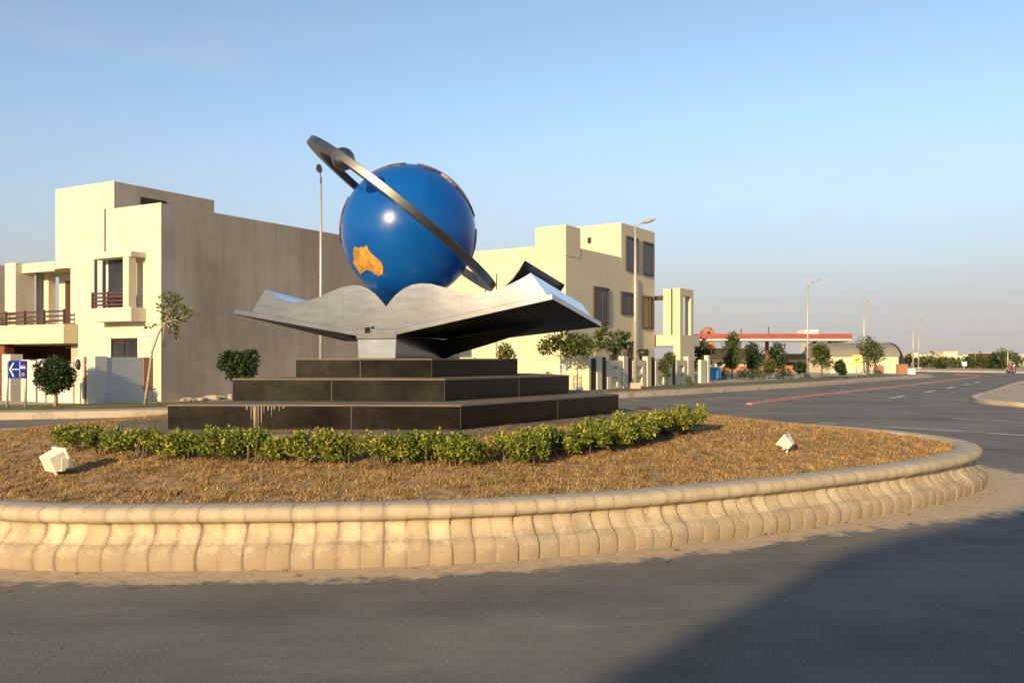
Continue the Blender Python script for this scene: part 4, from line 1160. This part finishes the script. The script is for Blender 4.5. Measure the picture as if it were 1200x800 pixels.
# boundary fence of the right house
Ff = frame(3.65, 40.5, .556, .831, -.831, .556)
fn_ = empty('boundary_wall', Ff(0, 0, .2), 'cream boundary wall with slotted pillars in front of the yellow house', 'wall')
def fp(f, name, mat, bevel=0.01):
    mb = MB(); f(mb); return mb.build(name, mat, fn_, False, bevel)
fp(lambda m: m.fbox(Ff, 0, .22, 0.0, 9.0, .1, 1.76), 'side_panel', M['yellow_cream'])
fp(lambda m: m.fbox(Ff, 0.224, .75, .03, .2, .1, 1.7), 'front_panel', M['dark_void'])
cpos = 0.8
for i in range(4):
    fp(lambda m: m.fbox(Ff, cpos, cpos + .5, -.03, .28, .1, 1.82), 'pillar', M['cream'])
    fp(lambda m: [m.fbox(Ff, cpos + .5 + o, cpos + .58 + o, .02, .16, .1, 1.78) for o in (.16, .4)], 'dark_upright', M['dark_wood'], 0)
    c0 = cpos + 1.15
    def panel(m):
        m.fbox(Ff, c0, c0 + .38, .0, .2, .1, 1.62); m.fbox(Ff, c0 + 1.12, c0 + 1.5, .0, .2, .1, 1.62)
        for za, zb in ((.1, .28), (.78, .92), (1.3, 1.62)): m.fbox(Ff, c0 + .38, c0 + 1.12, .0, .2, za, zb)
        m.fbox(Ff, c0 + .38, c0 + 1.12, .12, .18, .28, .78); m.fbox(Ff, c0 + .38, c0 + 1.12, .12, .18, .92, 1.3)
    fp(panel, 'panel', M['cream'], 0)
    cpos += 2.85
fp(lambda m: m.fbox(Ff, cpos, cpos + .5, -.03, .28, .1, 1.82), 'pillar', M['cream'])
fp(lambda m: (m.fbox(Ff, 14.3, 15.2, .0, .2, .1, 1.62), m.fbox(Ff, 15.45, 15.8, -.02, .25, .1, 1.9)), 'end_panel', M['cream'])

# ---------------------------------------------------------------- street lamps
def lamp(label, base, h, arm_dir, arm, s=1.0, dark=False):
    t = empty('street_lamp', base, label, 'street lamp', 'street lamps along the road')
    mb = MB(); mb.tube([base + Vector((0, 0, -.05)), base + Vector((0, 0, h * .5)), base + Vector((0, 0, h))], [.1 * s, .08 * s, .055 * s], 12); mb.build('pole', M['galv'], t, True)
    mb = MB(); mb.box(base + Vector((0, 0, .12)), (.5 * s, .5 * s, .34)); mb.build('footing', M['kerb'], t, False, .02)
    top_ = base + Vector((0, 0, h)); d = Vector((*arm_dir, 0)).normalized(); sd_ = Vector((-d.y, d.x, 0))
    mb = MB(); mb.tube([top_ - Vector((0, 0, .25)), top_ + d * .12 + Vector((0, 0, .02)), top_ + d * arm * .55 + Vector((0, 0, .1))], [.05 * s, .045 * s, .04 * s], 10); mb.build('arm', M['galv'], t, True)
    a = top_ + d * arm * .5 + Vector((0, 0, .09)); b = top_ + d * (arm + .25) + Vector((0, 0, .24)); u = Vector((0, 0, 1))
    mb = MB()
    w0, w1, w2 = .07 * s, .17 * s, .08 * s; m_ = a.lerp(b, .55)
    secs = [(a, w0, .05), (a.lerp(b, .25), w1 * .9, .09), (m_, w1, .1), (b, w2, .05)]
    vs = []
    for p, wv, hv in secs: vs += [p - sd_ * wv - u * hv * .6 * s, p + sd_ * wv - u * hv * .6 * s, p + sd_ * wv * .7 + u * hv * s, p - sd_ * wv * .7 + u * hv * s]
    fs = [(3, 2, 1, 0), tuple(12 + i for i in range(4))]
    for i in range(3):
        for k in range(4): fs.append((i * 4 + k, i * 4 + (k + 1) % 4, i * 4 + 4 + (k + 1) % 4, i * 4 + 4 + k))
    mb.add(vs, fs); mb.build('lamp_head', M['head'], t, False, .01)
    return t
b = P(376, 420, 33); lamp('tall street lamp rising behind the left page of the book', Vector((b.x, 33, .2)), 8.5, (0.15, -1), 1.0, .72)
b = P(744.5, 420, 42.8); lamp('tall street lamp in front of the yellow house', Vector((b.x, 42.8, .2)), 8.2, (1, -.25), .75)
b = P(946.5, 420, 67); lamp('street lamp on the pavement before the red petrol canopy', Vector((b.x, 67, .2)), 7.4, (1, -.2), .7)
b = P(1012.5, 420, 84); lamp('street lamp beside the yellow square sign and round roofed hut', Vector((b.x, 84, .15)), 7.1, (1, -.2), .8)
b = P(1070, 420, 106); lamp('distant street lamp beyond the hut, the left of a close pair', Vector((b.x, 106, .1)), 6.2, (1, 0), .9)
b = P(1076.5, 420, 128); lamp('distant street lamp beyond the hut, the right of a close pair', Vector((b.x, 128, .1)), 6.0, (1, 0), 1.0)
b = P(1181, 420, 118); lamp('distant lamp post in front of the dark tree at the far right', Vector((b.x, 118, .1)), 2.9, (-1, 0), .5)
b = P(1143, 420, 150); lamp('distant lamp post among the far trees', Vector((b.x, 150, .1)), 3.3, (-1, 0), .5)

# ---------------------------------------------------------------- trees and shrubs near the houses
b = G(65, 475.5, .2); d = b.y
tree('round_tree', 'dark clipped round tree on the verge beside the blue sign', b, [b + Vector((0, 0, -.05)), b + Vector((.02, 0, .3)), b + Vector((0, 0, .75))], .07,
     [(P(65, 440, d).x + .4 * math.cos(k * 2.4) * math.sqrt(1 - (k / 8 - 1) ** 2), d + .4 * math.sin(k * 2.4) * math.sqrt(1 - (k / 8 - 1) ** 2), P(65, 440, d).z + .4 * (k / 8 - 1), .22 + .07 * ((k * 7) % 5) / 5) for k in range(17)] + [(*P(65, 440, d), .45)], 6500, .085, 'leaf_dark', 'pale_bark')
b = G(170, 473.5, .2); d = b.y
tree('young_tree', 'thin leaning sapling with sparse leaves at the house corner', b, [b, P(174, 445, d), P(178, 412, d), P(186, 390, d), P(196, 372, d)], .055,
     [(*P(198, 360, d), .34), (*P(205, 352, d), .25), (*P(201, 375, d), .3), (*P(214, 366, d), .26), (*P(228, 367, d), .16), (*P(176, 382, d), .14), (*P(206, 388, d), .2), (*P(190, 402, d), .1), (*P(196, 348, d), .2)], 400, .13, 'leaf_pale', 'pale_bark')
b = G(279, 470, .2); d = 28.0; b = Vector((P(279, 420, d).x, d, .2))
tree('round_tree', 'dark bushy tree showing above the left end of the second tier', b, [b, b + Vector((0, 0, .4)), b + Vector((0, 0, .8))], .07,
     [(*P(268, 424, d), .36), (*P(280, 430, d), .42), (*P(291, 422, d), .36), (*P(270, 418, d), .22), (*P(280, 419, d), .2), (*P(295, 415, d), .18), (*P(262, 428, d), .18), (*P(292, 437, d), .25), (*P(272, 439, d), .22)], 4200, .085, 'leaf_dark')
d = 39.0; b = Vector((P(657, 420, d).x, d, .2))
tree('street_tree', 'leafy young tree with a white tree guard before the cream wall', b, [b, b + Vector((.02, 0, .8)), b + Vector((0, 0, 1.9))], .045,
     [(*P(645, 403, d), .42), (*P(660, 399, d), .45), (*P(675, 403, d), .5), (*P(684, 408, d), .4), (*P(668, 409, d), .4), (*P(637, 409, d), .22)], 1500, .17, 'leaf_mid')
gd = empty('tree_guard', b, 'white painted wire guard round the young street tree', 'tree guard')
mb = MB()
for i in range(10):
    an = i * .6283; o = Vector((math.cos(an), math.sin(an), 0)) * .24
    mb.tube([b + o, b + o + Vector((0, 0, 1.25))], .012, 5)
for z in (.12, .45, .8, 1.22):
    mb.tube([b + Vector((math.cos(k * .3142) * .24, math.sin(k * .3142) * .24, z)) for k in range(21)], .014, 5, False)
mb.build('wires', M['sign_white'], gd)
mb = MB()
mb.hexa([b + Vector(q) for q in ((-.22, -.27, .5), (.22, -.27, .5), (.22, -.255, .5), (-.22, -.255, .5), (-.22, -.27, .76), (.22, -.27, .76), (.22, -.255, .76), (-.22, -.255, .76))])
mb.build('plate', M['sign_red'], gd)
d = 37.5; b = Vector((P(592, 420, d).x, d, .2))
tree('street_tree', 'small leafy sapling seen just above the right of the top tier', b, [b, b + Vector((0, 0, .8)), b + Vector((0, 0, 1.6))], .04, [(*P(592, 411, d), .32), (*P(588, 415, d), .25), (*P(598, 416, d), .22)], 420, .14, 'leaf_pale')
for x, d, sd_, h in ((697, 43.6, 0, 2.6), (716, 45, 1, 3.0), (731, 45.8, 2, 2.5)):
    b = Vector((P(x, 420, d).x, d, .2))
    t = empty('papaya_tree', b, ['broad leaved yard tree at the left corner of the slotted wall', 'spreading broad leaved yard tree rising highest behind the slotted wall', 'broad leaved yard tree behind the slotted wall by the lamp'][sd_], 'tree', 'yard trees behind the slotted wall')
    mb = MB(); mb.tube([b, b + Vector((0, 0, h * .6)), b + Vector((.05, 0, h - .3))], [.07, .055, .04], 8)
    Vs, Fs = [], []; nn = 0; q = random.Random(sd_ + 5)
    for i in range(13):
        an = q.uniform(0, 6.283); L_ = q.uniform(.45, .95); s0 = b + Vector((.05, 0, h - .35 + q.uniform(-.35, .1))); e = s0 + Vector((math.cos(an) * L_, math.sin(an) * L_, q.uniform(-.05, .35)))
        mb.tube([s0, s0.lerp(e, .5) + Vector((0, 0, .08)), e], [.015, .012, .008], 5)
        v_, f_ = leaves([tuple(e)], [.2], 26, .2, .5)
        Vs.append(v_); Fs.append(f_ + nn); nn += len(v_)
    mb.build('trunk', M['pale_bark'], t, True); np_mesh('crown', np.vstack(Vs), np.vstack(Fs), M['leaf_mid'], t)
d = 46.5; b = Vector((P(781, 420, d).x, d, .2))
tree('garden_shrub', 'slim dark shrub in front of the slotted wall by the porch', b, [b, b + Vector((0, 0, .5)), b + Vector((0, 0, 1.3))], .04, [(*P(781, 425, d), .35), (*P(785, 419, d), .3), (*P(778, 432, d), .25), (*P(782, 439, d), .18)], 900, .13, 'leaf_mid', cat='shrub')
d = 48.0; b = Vector((P(806, 420, d).x, d, .2))
tree('garden_shrub', 'tiny shrub at the foot of the porch pier', b, [b, b + Vector((0, 0, .15)), b + Vector((0, 0, .35))], .03, [(*P(806, 445, d), .2), (*P(808, 449, d), .16)], 260, .1, 'leaf_pale', cat='shrub')

# trees by the petrol station, with their crowns measured from the photo
for i, (x, y0, y1, wpx, d, leaf, lab) in enumerate(((823, 392, 440, 25, 64, 'leaf_dark', 'dark tree against the right end of the porch'), (858, 388, 432, 28, 66, 'leaf_mid', 'tall loose tree in front of the petrol canopy, nearest the road'),
        (882, 402, 434, 25, 72, 'leaf_dark', 'round dark tree second from the tall one by the canopy'), (911, 401, 434, 24, 70, 'leaf_dark', 'conical dark tree beside the street lamp before the canopy'),
        (963, 405, 433, 26, 66, 'leaf_mid', 'bright green tree just right of the street lamp'), (938, 425, 436, 14, 64, 'leaf_dark', 'small dark tree just left of the street lamp'), (1018, 393, 432, 32, 78, 'leaf_mid', 'leafy tree standing before the round roofed hut, behind the yellow square sign'),
        (901, 422, 436, 14, 63, 'leaf_pale', 'small pale tree below the conical dark tree'), (985, 424, 440, 14, 68, 'leaf_dark', 'small dark shrubby tree left of the yellow sign'))):
    b = Vector((P(x, 420, d).x, d, .15)); cz_ = P(x, (y0 + y1) / 2, d); rx = wpx / 2000 * d; rz = (y1 - y0) / 2000 * d
    tree('roadside_tree', lab, b, [b, b + Vector((0, 0, cz_.z * .5)), Vector((b.x, d, cz_.z))], .07, crown_blobs(cz_, rx, rz * 1.1, 11, .5, 20 + i) + [(cz_.x, d, cz_.z + rz * .7, rx * .4)], 1500, .2, leaf, group='trees in front of the petrol station')
# low shrubs in that verge
for i, (x, y, d) in enumerate(((846, 436, 62), (872, 438, 60), (888, 438, 60), (918, 438, 62))):
    b = Vector((P(x, 420, d).x, d, .15))
    tree('roadside_shrub', ['low shrub beside the blue cabin', 'low shrub under the tall loose tree', 'low shrub under the round dark tree', 'low shrub under the conical dark tree'][i], b, [b, b + Vector((0, 0, .2)), b + Vector((0, 0, .4))], .04, [(b.x - .3, d, .55, .35), (b.x + .3, d, .6, .38), (b.x, d, .75, .3)], 380, .14, 'leaf_dark' if i % 2 else 'leaf_mid', cat='shrub', group='low shrubs on the far verge')
# far trees
far = ((1080, 418, 431, 20, 150), (1093, 417, 431, 24, 145), (1101, 422, 432, 16, 132), (1117, 420, 433, 20, 140), (1134, 418, 433, 18, 138), (1151, 415, 434, 26, 132), (1166, 414, 434, 18, 128), (1178, 407, 435, 26, 124), (1064, 416, 430, 14, 140), (1108, 419, 431, 18, 160), (1143, 420, 432, 18, 150), (1159, 418, 433, 20, 136), (1192, 413, 433, 16, 150), (1173, 411, 434, 18, 128))
names_far = ['dark far tree just right of the hut', 'wide far tree before the cream blocks', 'small far tree under the cream blocks', 'far tree left of the white square board', 'far tree behind the white square board', 'wide dark far tree right of the white board', 'far tree left of the tall dark tree', 'tall dark tree at the far right behind the motorbike', 'small far tree at the hut corner', 'far tree straight below the highest cream block', 'low far tree just right of the white board', 'dark far tree next left of the brown block', 'far tree at the right edge of the picture', 'far tree leaning on the tall dark one from the left']
for i, (x, y0, y1, wpx, d) in enumerate(far):
    b = Vector((P(x, 420, d).x, d, .15)); c_ = P(x, (y0 + y1) / 2, d); rx = wpx / 2000 * d; rz = (y1 - y0) / 2000 * d
    tree('far_tree', names_far[i], b, [b, b + Vector((0, 0, c_.z * .5)), Vector((b.x, d, c_.z))], .12, crown_blobs(c_, rx, rz, 9, .5, 60 + i), 700, .32, 'leaf_dark' if i % 2 == 0 else 'leaf_mid', group='trees far along the road')

# ---------------------------------------------------------------- petrol station, hut and far buildings
def wbox(mb, x0, x1, d0, d1, z0, z1): mb.hexa([(x0, d0, z0), (x1, d0, z0), (x1, d1, z0), (x0, d1, z0), (x0, d0, z1), (x1, d0, z1), (x1, d1, z1), (x0, d1, z1)])
d = 112.0
def X(x, dd=d): return (x - 600) / 1000 * dd
def Z(y, dd=d): return H + (420 - y) / 1000 * dd
ps = empty('petrol_station', (X(915), d, 0), 'long red and white petrol station canopy behind the roadside trees', 'petrol station')
def pp(f, name, mat, parent=ps, bevel=0):
    mb = MB(); f(mb); return mb.build(name, mat, parent, False, bevel)
pp(lambda m: wbox(m, X(818), X(998), d, d + 9, Z(399), Z(397)), 'canopy_edge', M['white'])
pp(lambda m: wbox(m, X(818) - .05, X(998) + .05, d - .05, d + 9.05, Z(397), Z(391)), 'canopy_fascia', M['canopy_red'])
pp(lambda m: m.hexa([(X(998) + .06, d - .05, Z(399)), (X(1010), d + 6, Z(400)), (X(1010), d + 9, Z(400)), (X(998) + .06, d + 9.05, Z(399)), (X(998) + .06, d - .05, Z(391)), (X(1010), d + 6, Z(393)), (X(1010), d + 9, Z(393)), (X(998) + .06, d + 9.05, Z(391))]), 'canopy_end', M['canopy_red'])
for x in (831, 862, 910, 968, 986): pp(lambda m: wbox(m, X(x) - .2, X(x) + .2, d + 4, d + 4.4, 0, Z(399)), 'canopy_column', M['brick_red'])
pp(lambda m: wbox(m, X(958), X(975), d + 5, d + 8, Z(391) , Z(385)), 'roof_box', M['white'])
for x, yt in ((880.5, 384), (914, 381)): pp(lambda m: m.tube([(X(x), d + 5, Z(391)), (X(x), d + 5, Z(yt))], .07, 6), 'roof_mast', M['dark_metal'])
shop = empty('low_building', (X(900, 122), 122, 0), 'low cream shop with a dark roof edge behind the petrol station trees', 'building')
pp(lambda m: wbox(m, X(830, 122), X(985, 122), 122, 130, 0, Z(421, 122)), 'wall', M['yellow_cream'], shop)
pp(lambda m: wbox(m, X(880, 122), X(985, 122), 121.5, 130.2, Z(421, 122), Z(414.5, 122)), 'roof_band', M['roof_grey'], shop)
pp(lambda m: wbox(m, X(829, 122), X(880, 122) - .02, 121.8, 130.3, Z(421, 122), Z(408, 122)), 'grey_upper_wall', M['cement'], shop)
pp(lambda m: wbox(m, X(958, 122), X(985, 122), 123, 129, Z(414.4, 122), Z(401, 122)), 'upper_room', M['yellow_cream'], shop)
for x0, x1 in ((920, 932), (840, 846), (946, 952)): pp(lambda m: wbox(m, X(x0, 122), X(x1, 122), 121.94, 121.997, Z(430, 122), Z(424.5, 122)), 'window', M['dark_void'], shop)
tw = empty('water_tower', (X(831, 150), 150, 0), 'red brick tower with a small dome behind the canopy', 'tower')
pp(lambda m: wbox(m, X(824, 150), X(838, 150), 150, 152.4, 0, Z(387, 150)), 'shaft', M['terracotta'], tw)
mb = MB(); mb.sphere((X(831, 150), 151.2, Z(387, 150)), .95, 18, 10, (1, 1, .7)); mb.build('dome', M['terracotta'], tw, True)
pp(lambda m: wbox(m, X(831, 150) - .35, X(831, 150) + .2, 149.94, 149.997, Z(394, 150), Z(388.5, 150)), 'arch_opening', M['dark_void'], tw)
# perimeter wall
pw = MB(); wbox(pw, X(845, 95), X(935, 95), 95, 95.3, 0, Z(428.5, 95)); tag(pw.build('perimeter_wall', M['terracotta'], None), 'low tan perimeter wall behind the roadside trees', 'wall')
# blue cabin
cb = empty('cabin', (X(839.5, 60), 60, 0.15), 'bright blue sheet metal cabin left of the tall loose tree', 'cabin')
pp(lambda m: wbox(m, X(832, 60), X(845, 60), 60, 61.2, .3, Z(430.5, 60)), 'body', M['bin_blue'], cb, .02)
pp(lambda m: wbox(m, X(831.5, 60), X(845.5, 60), 59.9, 61.3, Z(430.5, 60), Z(429.6, 60)), 'roof', M['white'], cb, .01)
pp(lambda m: [wbox(m, X(x, 60) - .04, X(x, 60) + .04, 60.1, 60.2, .1, .3) for x in (833, 844)], 'feet', M['dark_metal'], cb)
pp(lambda m: wbox(m, X(839, 60), X(839, 60) + .03, 59.985, 59.998, .35, Z(431.5, 60)), 'door_seam', M['dark_metal'], cb)
# barrel roofed hut
d2 = 88.0
ht = empty('barrel_hut', (X(1015, d2), d2, 0), 'cream hut with a grey barrel roof and dark arched end beside the road', 'hut')
xa, xb = X(973, d2), X(1053, d2); zw = Z(417.5, d2); zt = Z(401, d2); dep = 7.0
pp(lambda m: wbox(m, xa, xb, d2, d2 + dep, 0, zw), 'wall', M['yellow_cream'], ht)
vs = []; n = 16
for xx in (xa - .1, xb + .1):
    for i in range(n + 1):
        an = math.pi * i / n; vs.append((xx, d2 + dep / 2 - math.cos(an) * (dep / 2 + .15), zw + .003 + math.sin(an) * (zt - zw)))
fs = [(i, i + 1, n + 2 + i, n + 1 + i) for i in range(n)] + [tuple(range(n + 1)), tuple(range(2 * n + 1, n, -1))]
mb = MB(); mb.add(vs, fs); mb.build('barrel_roof', M['roof_grey'], ht)
# dark arched end turned to the road
vs = []
for xx in (xb + .105, xb + .6):
    for i in range(n + 1):
        an = math.pi * i / n; vs.append((xx, d2 + dep / 2 - math.cos(an) * (dep / 2 + .1), zw * .4 + math.sin(an) * (zt - zw * .4) + .03))
mb = MB(); mb.add(vs, fs); mb.build('arched_end', M['dark_metal'], ht)
pp(lambda m: wbox(m, xb + .62, xb + .75, d2 + .6, d2 + dep - .6, 0, zw * .9), 'end_wall', M['yellow_cream'], ht)
for x0, x1, y0 in ((1024, 1032.5, 428), (1050, 1061, 426.5)): pp(lambda m: wbox(m, X(x0, d2), X(x1, d2), d2 - .6, d2 - .003, 0, Z(y0, d2)), 'door', M['terracotta'], ht)
wbx = empty('utility_box', (X(1069.5, 82), 82, 0), 'white utility box at the pavement nose beside the hut', 'utility box')
pp(lambda m: wbox(m, X(1066, 82), X(1072.8, 82), 82, 82.5, .1, Z(431.5, 82)), 'body', M['sign_white'], wbx, .02)
pp(lambda m: wbox(m, X(1069.3, 82), X(1069.6, 82), 81.99, 81.998, .2, Z(432.5, 82)), 'door_seam', M['dark_metal'], wbx)
pp(lambda m: wbox(m, X(1065.6, 82), X(1073.2, 82), 81.95, 82.55, 0, .1), 'base', M['kerb'], wbx)
# yellow square sign with a black bird-like mark
D = 70.0; ys_ = empty('road_sign', (X(1003.5, D), D, .2), 'square yellow sign with a dark arrow mark on one pale post', 'sign')
mb = MB(); mb.tube([(X(1003.5, D), D, .1), (X(1003.5, D), D, Z(417, D))], .05, 8); mb.build('post', M['galv'], ys_, True)
bd = board(998.3, 1009.5, 416, 427.6, .09, .055, 'board', M['sign_yellow'], ys_)
mb = MB()
for x0, y0, x1, y1 in ((1000.6, 421.2, 1006.6, 421.2), (1006.6, 421.2, 1005, 419.9), (1003.6, 421.2, 1003.6, 424.6)):
    a, b_ = spx(x0, y0, .094), spx(x1, y1, .094); t_ = (b_ - a).normalized(); s_ = Vector((-t_.z, 0, t_.x)) * .03; o = Vector((0, -.003, 0))
    mb.hexa([a - s_, b_ - s_, b_ - s_ + o, a - s_ + o, a + s_, b_ + s_, b_ + s_ + o, a + s_ + o])
mb.build('arrow_mark', M['dark_metal'], bd)
D = 112.0; ws = empty('road_sign', (X(1130, D), D, .15), 'square white board on a post before the far trees', 'sign')
mb = MB(); mb.tube([(X(1130, D), D, .1), (X(1130, D), D, Z(424, D))], .06, 8); mb.build('post', M['galv'], ws, True)
board(1127, 1132.6, 423.6, 428.6, .1, .06, 'board', M['sign_white'], ws)
# far cream blocks
for i, (x0, x1, yt, dd, lab) in enumerate(((1062, 1092, 416.5, 210, 'far low cream block just right of the hut'), (1092, 1127, 417.5, 205, 'far long cream block under the stepped one'), (1106, 1122, 412.5, 225, 'far cream block standing highest among the far houses'), (1129, 1143, 416, 230, 'far pale block right of the highest cream block'), (1160, 1172, 414, 190, 'far brown block left of the tall dark tree'), (1190, 1225, 416, 200, 'far tan block at the right edge'), (1068, 1076, 414, 235, 'far narrow cream block behind the lamp pair'))):
    hb = empty('far_house', (X((x0 + x1) / 2, dd), dd, 0), lab, 'house', 'cream houses far along the road')
    mt = M['brick_red'] if i in (4,) else M['yellow_cream']
    pp(lambda m: wbox(m, X(x0, dd), X(x1, dd), dd, dd + 9, 0, Z(yt, dd)), 'wall', mt, hb)
    pp(lambda m: wbox(m, X(x0, dd) - .15, X(x1, dd) + .15, dd - .15, dd + 9.15, Z(yt, dd), Z(yt, dd) + .2), 'roof_edge', M['cream'], hb)
    k = max(2, int((x1 - x0) / 7))
    for j in range(k):
        xc = x0 + (x1 - x0) * (j + .5) / k
        pp(lambda m: wbox(m, X(xc, dd) - .3, X(xc, dd) + .3, dd - .03, dd - .003, 1.2, 2.0), 'window', M['dark_void'], hb)

# ---------------------------------------------------------------- motorbike and rider far away
bx = P(1185, 420, 100); bx.z = 0
mo = empty('motorcycle', bx, 'red motorcycle coming along the far road', 'motorcycle')
for yy in (-.62, .62):
    mb = MB(); c_ = bx + Vector((0, yy, .3)); mb.tube([c_ + Vector((0, math.cos(k * .349) * .25, math.sin(k * .349) * .25)) for k in range(19)], .055, 8, False); mb.build('wheel', M['dark_metal'], mo, True)
mb = MB(); mb.box(bx + Vector((0, 0, .5)), (.2, .7, .3)); mb.box(bx + Vector((0, -.12, .76)), (.26, .42, .2)); mb.build('body', M['bike_red'], mo, False, .05)
mb = MB(); mb.box(bx + Vector((0, .38, .79)), (.24, .55, .1)); mb.build('seat', M['dark_metal'], mo, False, .03)
mb = MB(); mb.tube([bx + Vector((0, -.62, .3)), bx + Vector((0, -.45, .98))], .035, 8); mb.tube([bx + Vector((-.34, -.36, 1.0)), bx + Vector((0, -.45, .98)), bx + Vector((.34, -.36, 1.0))], .02, 8); mb.build('fork', M['galv'], mo)
mb = MB(); mb.sphere(bx + Vector((0, -.58, .86)), .1, 12, 8); mb.build('headlight', M['sign_white'], mo, True)
def skinned(name, verts, edges, radii, mat, parent=None, root=0):
    me = bpy.data.meshes.new(name); o0 = wloc(parent) if parent else Vector((0, 0, 0))
    me.from_pydata([tuple(Vector(v) - o0) for v in verts], edges, [])
    o = link(name, me, mat, parent)
    o.modifiers.new('skin', 'SKIN'); me.skin_vertices.new() if not me.skin_vertices else None
    sv = me.skin_vertices[0].data
    for i, r_ in enumerate(radii): sv[i].radius = (r_, r_); sv[i].use_root = (i == root)
    sb_ = o.modifiers.new('smooth', 'SUBSURF'); sb_.levels = 1; sb_.render_levels = 2
    return o
pv = [(0, .3, .86), (0, .24, 1.08), (0, .16, 1.32), (0, .12, 1.42), (0, .1, 1.52), (0, .08, 1.63),
      (-.19, .14, 1.33), (-.3, -.06, 1.14), (-.33, -.33, 1.02), (.19, .14, 1.33), (.3, -.06, 1.14), (.33, -.33, 1.02),
      (-.13, .26, .84), (-.24, -.12, .8), (-.2, .06, .38), (-.2, -.06, .33), (.13, .26, .84), (.24, -.12, .8), (.2, .06, .38), (.2, -.06, .33)]
pe = [(0, 1), (1, 2), (2, 3), (3, 4), (4, 5), (2, 6), (6, 7), (7, 8), (2, 9), (9, 10), (10, 11), (0, 12), (12, 13), (13, 14), (14, 15), (0, 16), (16, 17), (17, 18), (18, 19)]
pr = [.14, .14, .15, .06, .1, .09, .07, .05, .04, .07, .05, .04, .1, .075, .05, .045, .1, .075, .05, .045]
rider = skinned('person', [tuple(bx + Vector(v)) for v in pv], pe, pr, M['cloth_grey'])
tag(rider, 'person in grey clothes riding the red motorcycle', 'person')

# ---------------------------------------------------------------- the house behind the camera that shades the road
SHV = Vector((math.sin(R(SUN_AZ)), math.cos(R(SUN_AZ)))) * (7.0 / math.tan(R(SUN_EL)))
fp_ = [Vector(q) - SHV for q in ((-3.2, 0.0), (2.9, 7.5), (8.2, 11.6))]
fp_ += [fp_[2] + Vector((6, -8)), fp_[0] + Vector((8, -8))]
bh = empty('house', (fp_[1].x, fp_[1].y, 0), 'cream house on the near side of the road whose shadow falls across the asphalt', 'house')
mb = MB(); mb.prism([tuple(p) for p in reversed(fp_)][::-1], 0, 6.75); mb.build('wall', M['cream'], bh)
cen = sum(fp_, Vector((0, 0))) / 5
mb = MB(); mb.prism([tuple(p) for p in fp_], 6.753, 7.0); mb.build('roof', M['cement'], bh)
for e0, e1 in ((0, 1), (1, 2)):
    p0, p1 = fp_[e0], fp_[e1]; t_ = (p1 - p0).normalized(); nn_ = Vector((-t_.y, t_.x)); nn_ = nn_ if nn_.dot(p0 - cen) > 0 else -nn_
    Kf = frame(p0.x, p0.y, t_.x, t_.y, -nn_.x, -nn_.y)
    for c_ in (1.2, 4.2):
        for z_ in (1.0, 4.2):
            mb = MB()
            for q in ((c_, c_ + 1.5, z_, z_ + .1), (c_, c_ + 1.5, z_ + 1.4, z_ + 1.5), (c_, c_ + .1, z_ + .1, z_ + 1.4), (c_ + 1.4, c_ + 1.5, z_ + .1, z_ + 1.4)): mb.fbox(Kf, q[0], q[1], -.06, -.004, q[2], q[3])
            w_ = mb.build('window', M['dark_wood'], bh)
            mb = MB(); mb.fbox(Kf, c_ + .1, c_ + 1.4, -.03, -.005, z_ + .1, z_ + 1.4); mb.build('pane', M['glass'], w_)

# dead leaves and grit blown along the foot of the kerb wall
NL = 260
ss = rng.random(NL) * PER; oo = 0.09 + rng.random(NL) ** 2 * 0.9
pl = isl_at(ss) + isl_normal(ss) * oo[:, None]
an = rng.random(NL) * 6.283; ln = 0.012 + 0.03 * rng.random(NL) ** 2
d1 = np.stack([np.cos(an), np.sin(an)], 1) * ln[:, None]; d2_ = np.stack([-np.sin(an), np.cos(an)], 1) * (ln * 0.4)[:, None]
zz = 0.006 + 0.012 * rng.random((NL, 4))
V = np.stack([np.column_stack([pl - d1, zz[:, 0]]), np.column_stack([pl - d2_, zz[:, 1]]), np.column_stack([pl + d1, zz[:, 2]]), np.column_stack([pl + d2_, zz[:, 3]])], 1).reshape(-1, 3)
tag(np_mesh('leaf_litter', V, np.arange(4 * NL).reshape(NL, 4), M['bark']), 'dead leaf litter and grit scattered along the foot of the kerb wall', 'litter', kind='stuff')
